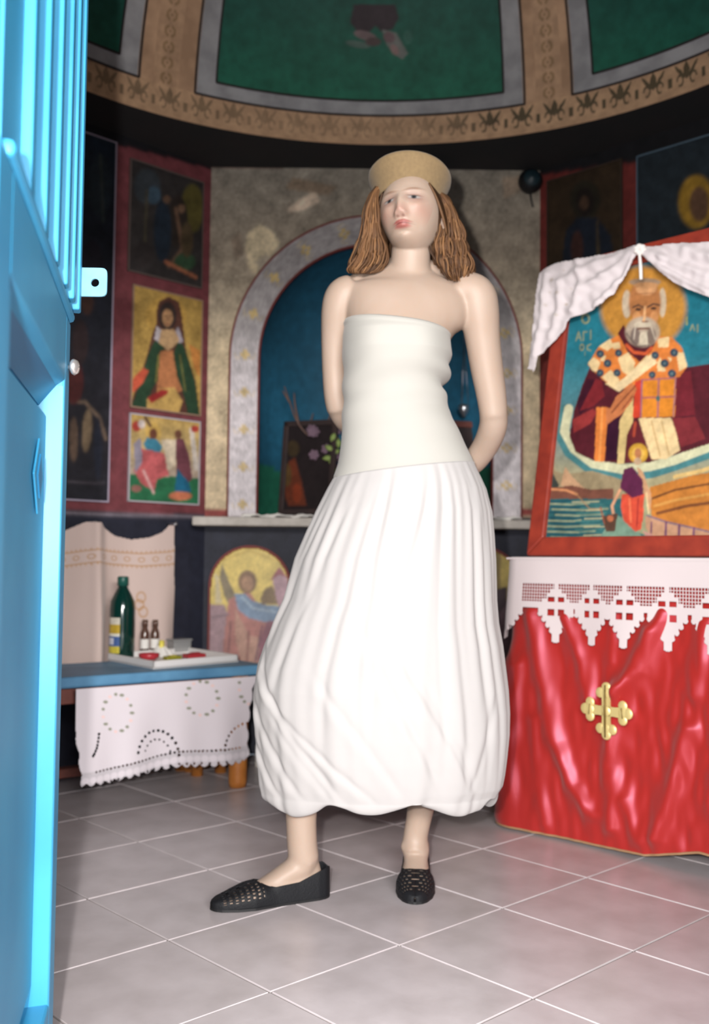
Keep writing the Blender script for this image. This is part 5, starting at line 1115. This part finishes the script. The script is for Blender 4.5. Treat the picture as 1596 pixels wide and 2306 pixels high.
mx0 = N_.new('ShaderNodeMix'); mx0.data_type = 'RGBA'; nt_.links.new(nz.outputs['Fac'], mx0.inputs[0]); mx0.inputs[6].default_value = L4((163, 144, 131)); mx0.inputs[7].default_value = L4((157, 135, 119)); cur = mx0.outputs[2]
def mask(sym, cx, cz_, rx, rz, soft, col, amt, slope=0):
    global cur
    xx = axn if sym else sx.outputs[0]; dx_ = mth('SUBTRACT', xx, cx); u = mth('DIVIDE', dx_, rx); zz = mth('SUBTRACT', sx.outputs[2], cz_)
    if slope: zz = mth('ADD', zz, mth('MULTIPLY', dx_, slope))
    v = mth('DIVIDE', zz, rz); d_ = mth('SQRT', mth('ADD', mth('MULTIPLY', u, u), mth('MULTIPLY', v, v)))
    mr = N_.new('ShaderNodeMapRange'); mr.inputs[1].default_value = 1+soft; mr.inputs[2].default_value = 1-soft; mr.inputs[4].default_value = amt; nt_.links.new(d_, mr.inputs[0])
    fct = mth('MULTIPLY', mr.outputs[0], infront); q_ = N_.new('ShaderNodeMix'); q_.data_type = 'RGBA'; nt_.links.new(fct, q_.inputs[0]); nt_.links.new(cur, q_.inputs[6]); q_.inputs[7].default_value = tuple(lin(col)*.40)+(1,); cur = q_.outputs[2]
mask(1, .044, -.030, .022, .018, .9, (232, 160, 142), .45)      # blush
mask(0, 0, -.036, .014, .014, .9, (232, 160, 144), .5)
mask(1, .031, .001, .020, .012, .6, (176, 118, 108), .6)       # lids
mask(1, .028, .0205, .018, .0032, .6, (160, 112, 80), .65, -.16)     # brows
mask(1, .0305, .0003, .0130, .0052, .25, (214, 206, 202), .9)   # eye white
mask(1, .0300, .0004, .0056, .0054, .25, (66, 74, 80), .95)    # iris
mask(1, .0300, .0002, .0022, .0022, .3, (24, 22, 24), .95)
mask(1, .0310, .0046, .0135, .0012, .6, (92, 62, 52), .85, .0)      # upper lashes
mask(1, .0310, -.0042, .0120, .0008, .6, (150, 100, 86), .6)
mask(1, .0066, -.0470, .0034, .0020, .7, (150, 84, 70), .55)    # nostrils
mask(0, 0, -.0580, .0215, .0038, .3, (206, 104, 100), .85); mask(0, 0, -.0660, .0185, .0052, .3, (212, 112, 106), .85); mask(0, 0, -.0620, .0215, .0010, .5, (140, 44, 48), .8)
nt_.links.new(cur, bs.inputs['Base Color']); me.materials.clear(); me.materials.append(skin)

# dress : bodice and bubble skirt
dress = empty('dress', loc=(xc(880), YB, zc(1000))); dress.parent = per
SEAM = lambda a: 0
sil = [(735, 776, 1006), (760, 772, 1012), (800, 771, 1016), (830, 773, 1010), (850, 773, 1004), (865, 773, 1003), (880, 773, 998), (920, 772, 1008), (960, 771, 1027), (1000, 769, 1045), (1030, 765, 1060), (1050, 761, 1068), (1075, 752, 1079)]
SY = np.array([s_[0] for s_ in sil]); SLx = np.array([s_[1] for s_ in sil]); SRx = np.array([s_[2] for s_ in sil]); SD = np.array([.116, .128, .130, .122, .115, .110, .105, .102, .106, .114, .120, .124, .128])
nA, nR = 200, 110; V = []
for j in range(nR):
    t = j/(nR-1)
    for i in range(nA):
        a = 2*math.pi*i/nA; ca, sa = math.cos(a), math.sin(a)
        ytop = 740+14*ca; ybot = 1062-20*ca; py = ytop+(ybot-ytop)*t
        l = np.interp(py, SY, SLx); r_ = np.interp(py, SY, SRx); d_ = np.interp(py, SY, SD)
        cx = xc((l+r_)/2, py); hw = (r_-l)/2/946
        x_ = cx+hw*ca; dd = d_*(abs(sa)**.9)*np.sign(sa) if sa > 0 else d_*.86*sa
        if sa > 0: dd += .010*math.exp(-((py-790)/50)**2)*(math.exp(-((a-math.pi/2-.55)/.4)**2)+math.exp(-((a-math.pi/2+.55)/.4)**2))
        z_ = zc(py)
        # bunched creases at her waist on the side of the bent arm
        wv = math.exp(-((a)/.75)**2)+math.exp(-((a-2*math.pi)/.75)**2); cr_ = .0055*wv*math.sin((py-835+10*math.sin(a*2))/7.5)*math.exp(-((py-862)/42)**2)
        cr_ += .0018*math.sin((py+26*math.sin(a*1.5))/11.)*math.exp(-((py-890)/70)**2)
        if t < .035: cr_ += .0018*math.sin(math.pi*t/.035)
        V.append((x_+cr_*ca*1.6, YB-dd-cr_*sa, z_))
f = [(j*nA+i, j*nA+(i+1) % nA, (j+1)*nA+(i+1) % nA, (j+1)*nA+i) for j in range(nR-1) for i in range(nA)]
bod = MB().add(V, f).build('bodice', M['dress'], dress, True); md = bod.modifiers.new('s', 'SOLIDIFY'); md.thickness = .0035; md.offset = 0
# skirt
sk = [(1045, 760, 1068, .132, .118), (1075, 752, 1082, .142, .128), (1100, 738, 1093, .150, .132), (1150, 713, 1105, .162, .138), (1200, 690, 1110, .166, .145), (1260, 664, 1114, .170, .150), (1350, 640, 1116, .172, .160), (1400, 618, 1120, .174, .165), (1450, 600, 1129, .176, .170), (1500, 583, 1135, .176, .175), (1550, 574, 1141, .174, .180), (1600, 574, 1144, .170, .180), (1650, 577, 1143, .164, .180), (1700, 580, 1138, .156, .178), (1740, 583, 1133, .148, .172), (1765, 585, 1128, .142, .166), (1785, 590, 1116, .136, .156)]
KY, KL, KR, KD, KB = (np.array(c_, float) for c_ in zip(*sk))
nA, nR = 420, 230; V = []
rs = np.random.default_rng(3); fr = [(k, rs.uniform(0, 6.28)) for k in (13, 19, 27, 38)]
# long creases: (angle at top, angle at bottom, t0, t1, amp, width) angles in degrees, 90 = straight at the camera, 180 = image left
cr = [(150, 168, .08, .6, -.010, 4), (128, 150, .05, .75, -.008, 3.5), (112, 118, .05, .85, -.009, 3), (104, 100, .03, .9, -.008, 2.6), (88, 96, .1, .8, -.007, 2.6), (76, 92, .04, .62, -.010, 3), (66, 62, .05, .95, -.009, 2.6), (58, 50, .05, .95, -.010, 3), (44, 34, .05, .98, -.012, 3), (35, 24, .1, .95, -.010, 3), (22, 12, .1, .95, -.010, 4),
      (172, 108, .52, .99, -.013, 3.2), (166, 92, .60, 1.0, -.010, 3), (176, 128, .66, 1.0, -.013, 3.4), (182, 146, .74, 1.0, -.012, 3), (100, 62, .50, .97, -.010, 2.8), (84, 48, .55, .95, -.010, 2.6), (176, 158, .45, .9, -.006, 4), (74, 40, .62, 1.0, -.010, 3), (30, 46, .68, .98, -.008, 3), (120, 78, .62, 1., -.007, 3), (150, 112, .72, 1., -.009, 3)]
for j in range(nR):
    t = j/(nR-1)
    tt_ = t/.86 if t < .86 else 1.; cu = 0 if t < .86 else (t-.86)/.14
    for i in range(nA):
        a = 2*math.pi*i/nA; ca, sa = math.cos(a), math.sin(a); ad = math.degrees(a)
        ytop = 1060-20*ca; py = ytop+(1783-ytop)*tt_
        l = np.interp(py, KY, KL); r_ = np.interp(py, KY, KR); d_ = np.interp(py, KY, KD) if sa > 0 else np.interp(py, KY, KB)
        hw = (r_-l)/2/946; cx = xc((l+r_)/2, py)
        e_ = .88 if sa > 0 else 1
        ux, uy = ca*hw, sa*d_
        w_ = 0
        ga = math.exp(-(tt_/.22)**2)
        w_ += .0010*sum(math.sin(k*a+p_)*1. for k, p_ in fr[1:])*(.6+.9*ga)*(.2+min(1, tt_*6))
        w_ += .0025*math.sin(13*a+fr[0][1]+2*tt_)*tt_
        for a0, a1, t0, t1, am, wd in cr:
            if t0-.05 < tt_ < t1+.08:
                q_ = (tt_-t0)/(t1-t0); ac = a0+(a1-a0)*np.clip(q_, -.1, 1.1); env = sst(-.12, .18, q_)*sst(1.14, .82, q_)
                dd = (ad-ac)/(wd*.8); w_ += .34*am*env*(math.exp(-dd*dd)-.55*math.exp(-((ad-ac-wd*1.6)/(wd*1.2))**2))
        sc_ = 1; zz = 0
        if cu > 0:
            ang = cu*math.pi*.95; hem_a = .022+.012*math.sin(3*a+.6)+.006*math.sin(8*a+1); zz = -hem_a*math.sin(ang); sc_ = 1-.15*(1-math.cos(ang))/2*(1+.1*math.sin(6*a)); w_ *= math.cos(ang*.5)
            # notch above the far leg and a rise over the near shin
            zz += (.026*math.exp(-((ad-73)/3.)**2)+.026*math.exp(-((ad-114)/8.)**2)-.008*math.exp(-((ad-90)/10.)**2)-.006*math.exp(-((ad-50)/12.)**2)+.045*sst(31, 24, ad)*sst(-40, 10, ad))*math.sin(ang*.5)
        rl_ = math.hypot(ca*hw, sa*d_)
        zz += .030*(sst(-.15, -.6, sa)+0)*sst(.8, 1, tt_)
        V.append((cx+(ux*(1+w_/rl_))*sc_, YB-.0-(uy*(1+w_/rl_))*sc_, zc(py)+zz))
f = [(j*nA+i, j*nA+(i+1) % nA, (j+1)*nA+(i+1) % nA, (j+1)*nA+i) for j in range(nR-1) for i in range(nA)]
skt = MB().add(V, f).build('skirt', M['skirt'], dress, True); md = skt.modifiers.new('s', 'SOLIDIFY'); md.thickness = .002; md.offset = -1
dress.matrix_parent_inverse = Matrix.Translation(-per.location)
for ch in dress.children: ch.matrix_parent_inverse = Matrix.Translation(-dress.location)

# shoes: closed knitted vamp with real openings, open top
def shoe(T, H, lab=None):
    d_ = T-H; L = np.linalg.norm(d_); d_ /= L; sd = np.array([-d_[1], d_[0], 0]); L2 = L+.022; H2 = H-d_*.006
    e = empty('ballet_flat', loc=tuple(H2)); e.parent = per
    ns_, nc = 90, 48; V = []; idx = {}
    def sec(s):   # s 0 heel .. 1 toe : half width, height, opening angle
        w = np.interp(s, [0, .012, .035, .07, .13, .3, .5, .68, .82, .93, .98, 1], [.003, .014, .024, .031, .035, .0365, .040, .046, .040, .028, .017, .002])
        h_ = np.interp(s, [0, .03, .12, .3, .5, .62, .72, .85, .95, 1], [.060, .069, .062, .043, .040, .048, .043, .030, .022, .014])
        th = np.interp(s, [0, .04, .12, .3, .5, .58, .62], [.0, .36, .40, .36, .37, .44, .5])
        return w, h_, th
    vs_ = []
    for i in range(ns_+1):
        s = i/ns_; w, h_, th = sec(s)
        for side in (0, 1):
            for k in range(nc//2+1):
                t = th*k/(nc//2); an = math.pi*t; cx = math.cos(an); sz = math.sin(an)
                bul = 1+.06*math.sin(an*2); xv = w*(abs(cx)**.55)*np.sign(cx)*bul; zv = h_*(max(sz, 0)**.8)
                q_ = k/(nc//2); xw = w*(1-.13*q_**1.6); zw = h_*q_; bl = float(sst(.46, .60, s)); xx = xw*(1-bl)+xv*bl; zz = zw*(1-bl)+zv*bl
                xx = xx if side == 0 else -xx
                vs_.append(H2+d_*(L2*s)+sd*xx+[0, 0, .004+zz])
    m2 = nc//2+1; F_ = []
    for i in range(ns_):
        for side in (0, 1):
            for k in range(nc//2):
                s = (i+.5)/ns_
                if .60 < s < .93 and k > 5:
                    u = i % 4; v = (k+(2 if (i//4) % 2 else 0)) % 4
                    if u in (1, 2) and v in (1, 2): continue
                a = (i*2+side)*m2+k; q_ = (a, a+2*m2, a+2*m2+1, a+1); F_.append(q_ if side == 0 else q_[::-1])
    o = MB().add(vs_, F_).build('upper', M['shoe'], e, True, fix=False); md = o.modifiers.new('s', 'SOLIDIFY'); md.thickness = .0022; md.offset = 1
    out = []
    for i in range(61): s = i/60; w, _, _ = sec(s); out.append(H2+d_*(L2*s)+sd*(w+.001))
    for i in range(60, -1, -1): s = i/60; w, _, _ = sec(s); out.append(H2+d_*(L2*s)-sd*(w+.001))
    MB().prism([p+[0, 0, .0008] for p in out], (0, 0, .0055)).build('sole', M['sole'], e)
    # rim piping around the opening
    rim = []
    for side in (1, -1):
        seg = []
        for i in range(0, 56):
            s = i/90; w, h_, th = sec(s); seg.append(H2+d_*(L2*s)+sd*side*(w*(.88 if s < .6 else .3)+.001)*np.interp(s, [0, .56, .62], [1, 1, .0])+[0, 0, .005+h_])
        rim += seg if side == 1 else seg[::-1]
    e.matrix_parent_inverse = Matrix.Translation(-per.location)
    for ch in e.children: ch.matrix_parent_inverse = Matrix.Translation(-e.location)
shoe(LT, LH); shoe(RT, RH)

# hat: felt sailor hat with an upturned brim
hx = HM@Matrix.Rotation(math.radians(-4), 3, 'X')
hx = np.array(hx); HX, HY, HZ = hx[:, 0], hx[:, 1], hx[:, 2]; hb = hp(-.011, .008, .045)
ho = empty('hat', loc=tuple(hb)); ho.parent = per
prof = [(.076, -.002), (.079, -.004), (.0815, 0), (.0865, .022), (.0945, .046), (.1005, .062), (.1015, .070), (.098, .0755), (.090, .0745), (.084, .060)]
MB().lathe(prof, hb, [HX, HY*1.06, HZ], 96).build('brim', M['hat'], ho, True)
MB().lathe([(.079, 0), (.081, .05), (.076, .076), (.060, .086), (.03, .090), (.001, .091)], hb, [HX, HY*1.06, HZ], 64).build('crown', M['hat'], ho, True)
ho.matrix_parent_inverse = Matrix.Translation(-per.location)
for ch in ho.children: ch.matrix_parent_inverse = Matrix.Translation(-ho.location)

# hair: many separate wavy locks over a filled under-layer
H_ = MB(); rh = np.random.default_rng(12)
hcols = [(92, 63, 40), (100, 70, 45), (80, 54, 35), (116, 83, 54), (68, 46, 30), (94, 65, 42)]
def guide(a, tab): # tab rows: (y, xin, xout)
    return [(y_, xi+(xo-xi)*a) for y_, xi, xo in tab]
left = [(420, 858, 846), (444, 852, 829), (480, 856, 817), (520, 860, 812), (555, 872, 800), (585, 876, 790), (606, 868, 782), (616, 850, 790)]
right = [(424, 968, 982), (446, 976, 1010), (480, 984, 1028), (520, 972, 1044), (555, 970, 1054), (590, 978, 1062), (616, 996, 1066), (634, 1016, 1064)]
back = [(420, 880, 960), (480, 878, 965), (540, 872, 975), (590, 862, 985), (612, 850, 1000)]
def locks(tab, nL, y0, y1, r0, amp):
    for _ in range(nL):
        cl = rh.integers(11)/10.; a = float(np.clip(.72*cl+.14+rh.normal(0, .055), 0, 1)); g = guide(a, tab); g = g[:len(g)-(1 if rh.uniform() < .25 else 0)]
        yy = rh.uniform(y0, y1); ph_ = rh.uniform(0, 6.28)*.14+cl*9.; col = lin(np.clip(np.array(hcols[rh.integers(6)])*rh.uniform(.85, 1.12), 0, 255)); fq = rh.uniform(.9, 1.2)
        P = []
        for k, (y_, x_) in enumerate(g):
            t = k/(len(g)-1); yyk = yy+(0.03*t+.045*(1-t)**3 if tab is not back else 0)
            P.append(W3(x_+amp*t*math.sin(ph_+y_/14.*fq), y_, yyk+amp/950*1.2*math.cos(ph_+y_/14.*fq)*t))
        r = r0*rh.uniform(.7, 1.2); n_ = len(P)
        H_.tube(P, [r*.8]+[r]*(n_-2)+[r*.35], 4, rad2=[r*.5]+[r*.55]*(n_-2)+[r*.25], col=col, res=5, side=(1, rh.uniform(-.5, .5), 0))
locks(left, 760, 2.335, 2.44, .0022, 6); locks(right, 1100, 2.345, 2.46, .0022, 9); locks(back, 90, 2.455, 2.50, .008, 4)
# hair framing the temples, swept from under the brim
for s_ in (-1, 1):
    for k in range(60):
        t = k/59; b0 = hp(s_*(.058+.016*t), -.055+.085*t, .050); b1 = hp(s_*(.072+.008*t), -.040+.075*t, .016); b2 = hp(s_*(.080+.004*t), -.016+.065*t, -.020); b3 = hp(s_*(.084+.004*t), .008+.055*t, -.055)
        H_.tube([b0, b1, b2, b3], [.002, .003, .0036, .0025], 5, col=lin(np.clip(np.array(hcols[rh.integers(6)])*rh.uniform(.8, 1.05), 0, 255)), res=4)
hair = H_.build('hair', M['hair'], per, True, fix=False)
b = MB()
b.tube([W3(862, 440, 2.44), W3(850, 500, 2.43), W3(842, 560, 2.42), W3(832, 600, 2.42)], [.02, .028, .034, .02], 14, res=3, col=lin((66, 45, 30)))
b.tube([W3(985, 440, 2.44), W3(1002, 500, 2.43), W3(1014, 560, 2.43), W3(1030, 612, 2.43)], [.022, .032, .036, .02], 14, res=3, col=lin((66, 45, 30)))
b.ell(hp(0, .014, .012), (.080, .090, .085), [HM[:, 0], HM[:, 1], HM[:, 2]], 30, 20, col=lin((66, 45, 30)))
b.build('hair_underlayer', M['hair'], per, True)
adopt_kids = [o for o in per.children if o.type == 'MESH']
for o in adopt_kids: o.matrix_parent_inverse = Matrix.Translation(-per.location)
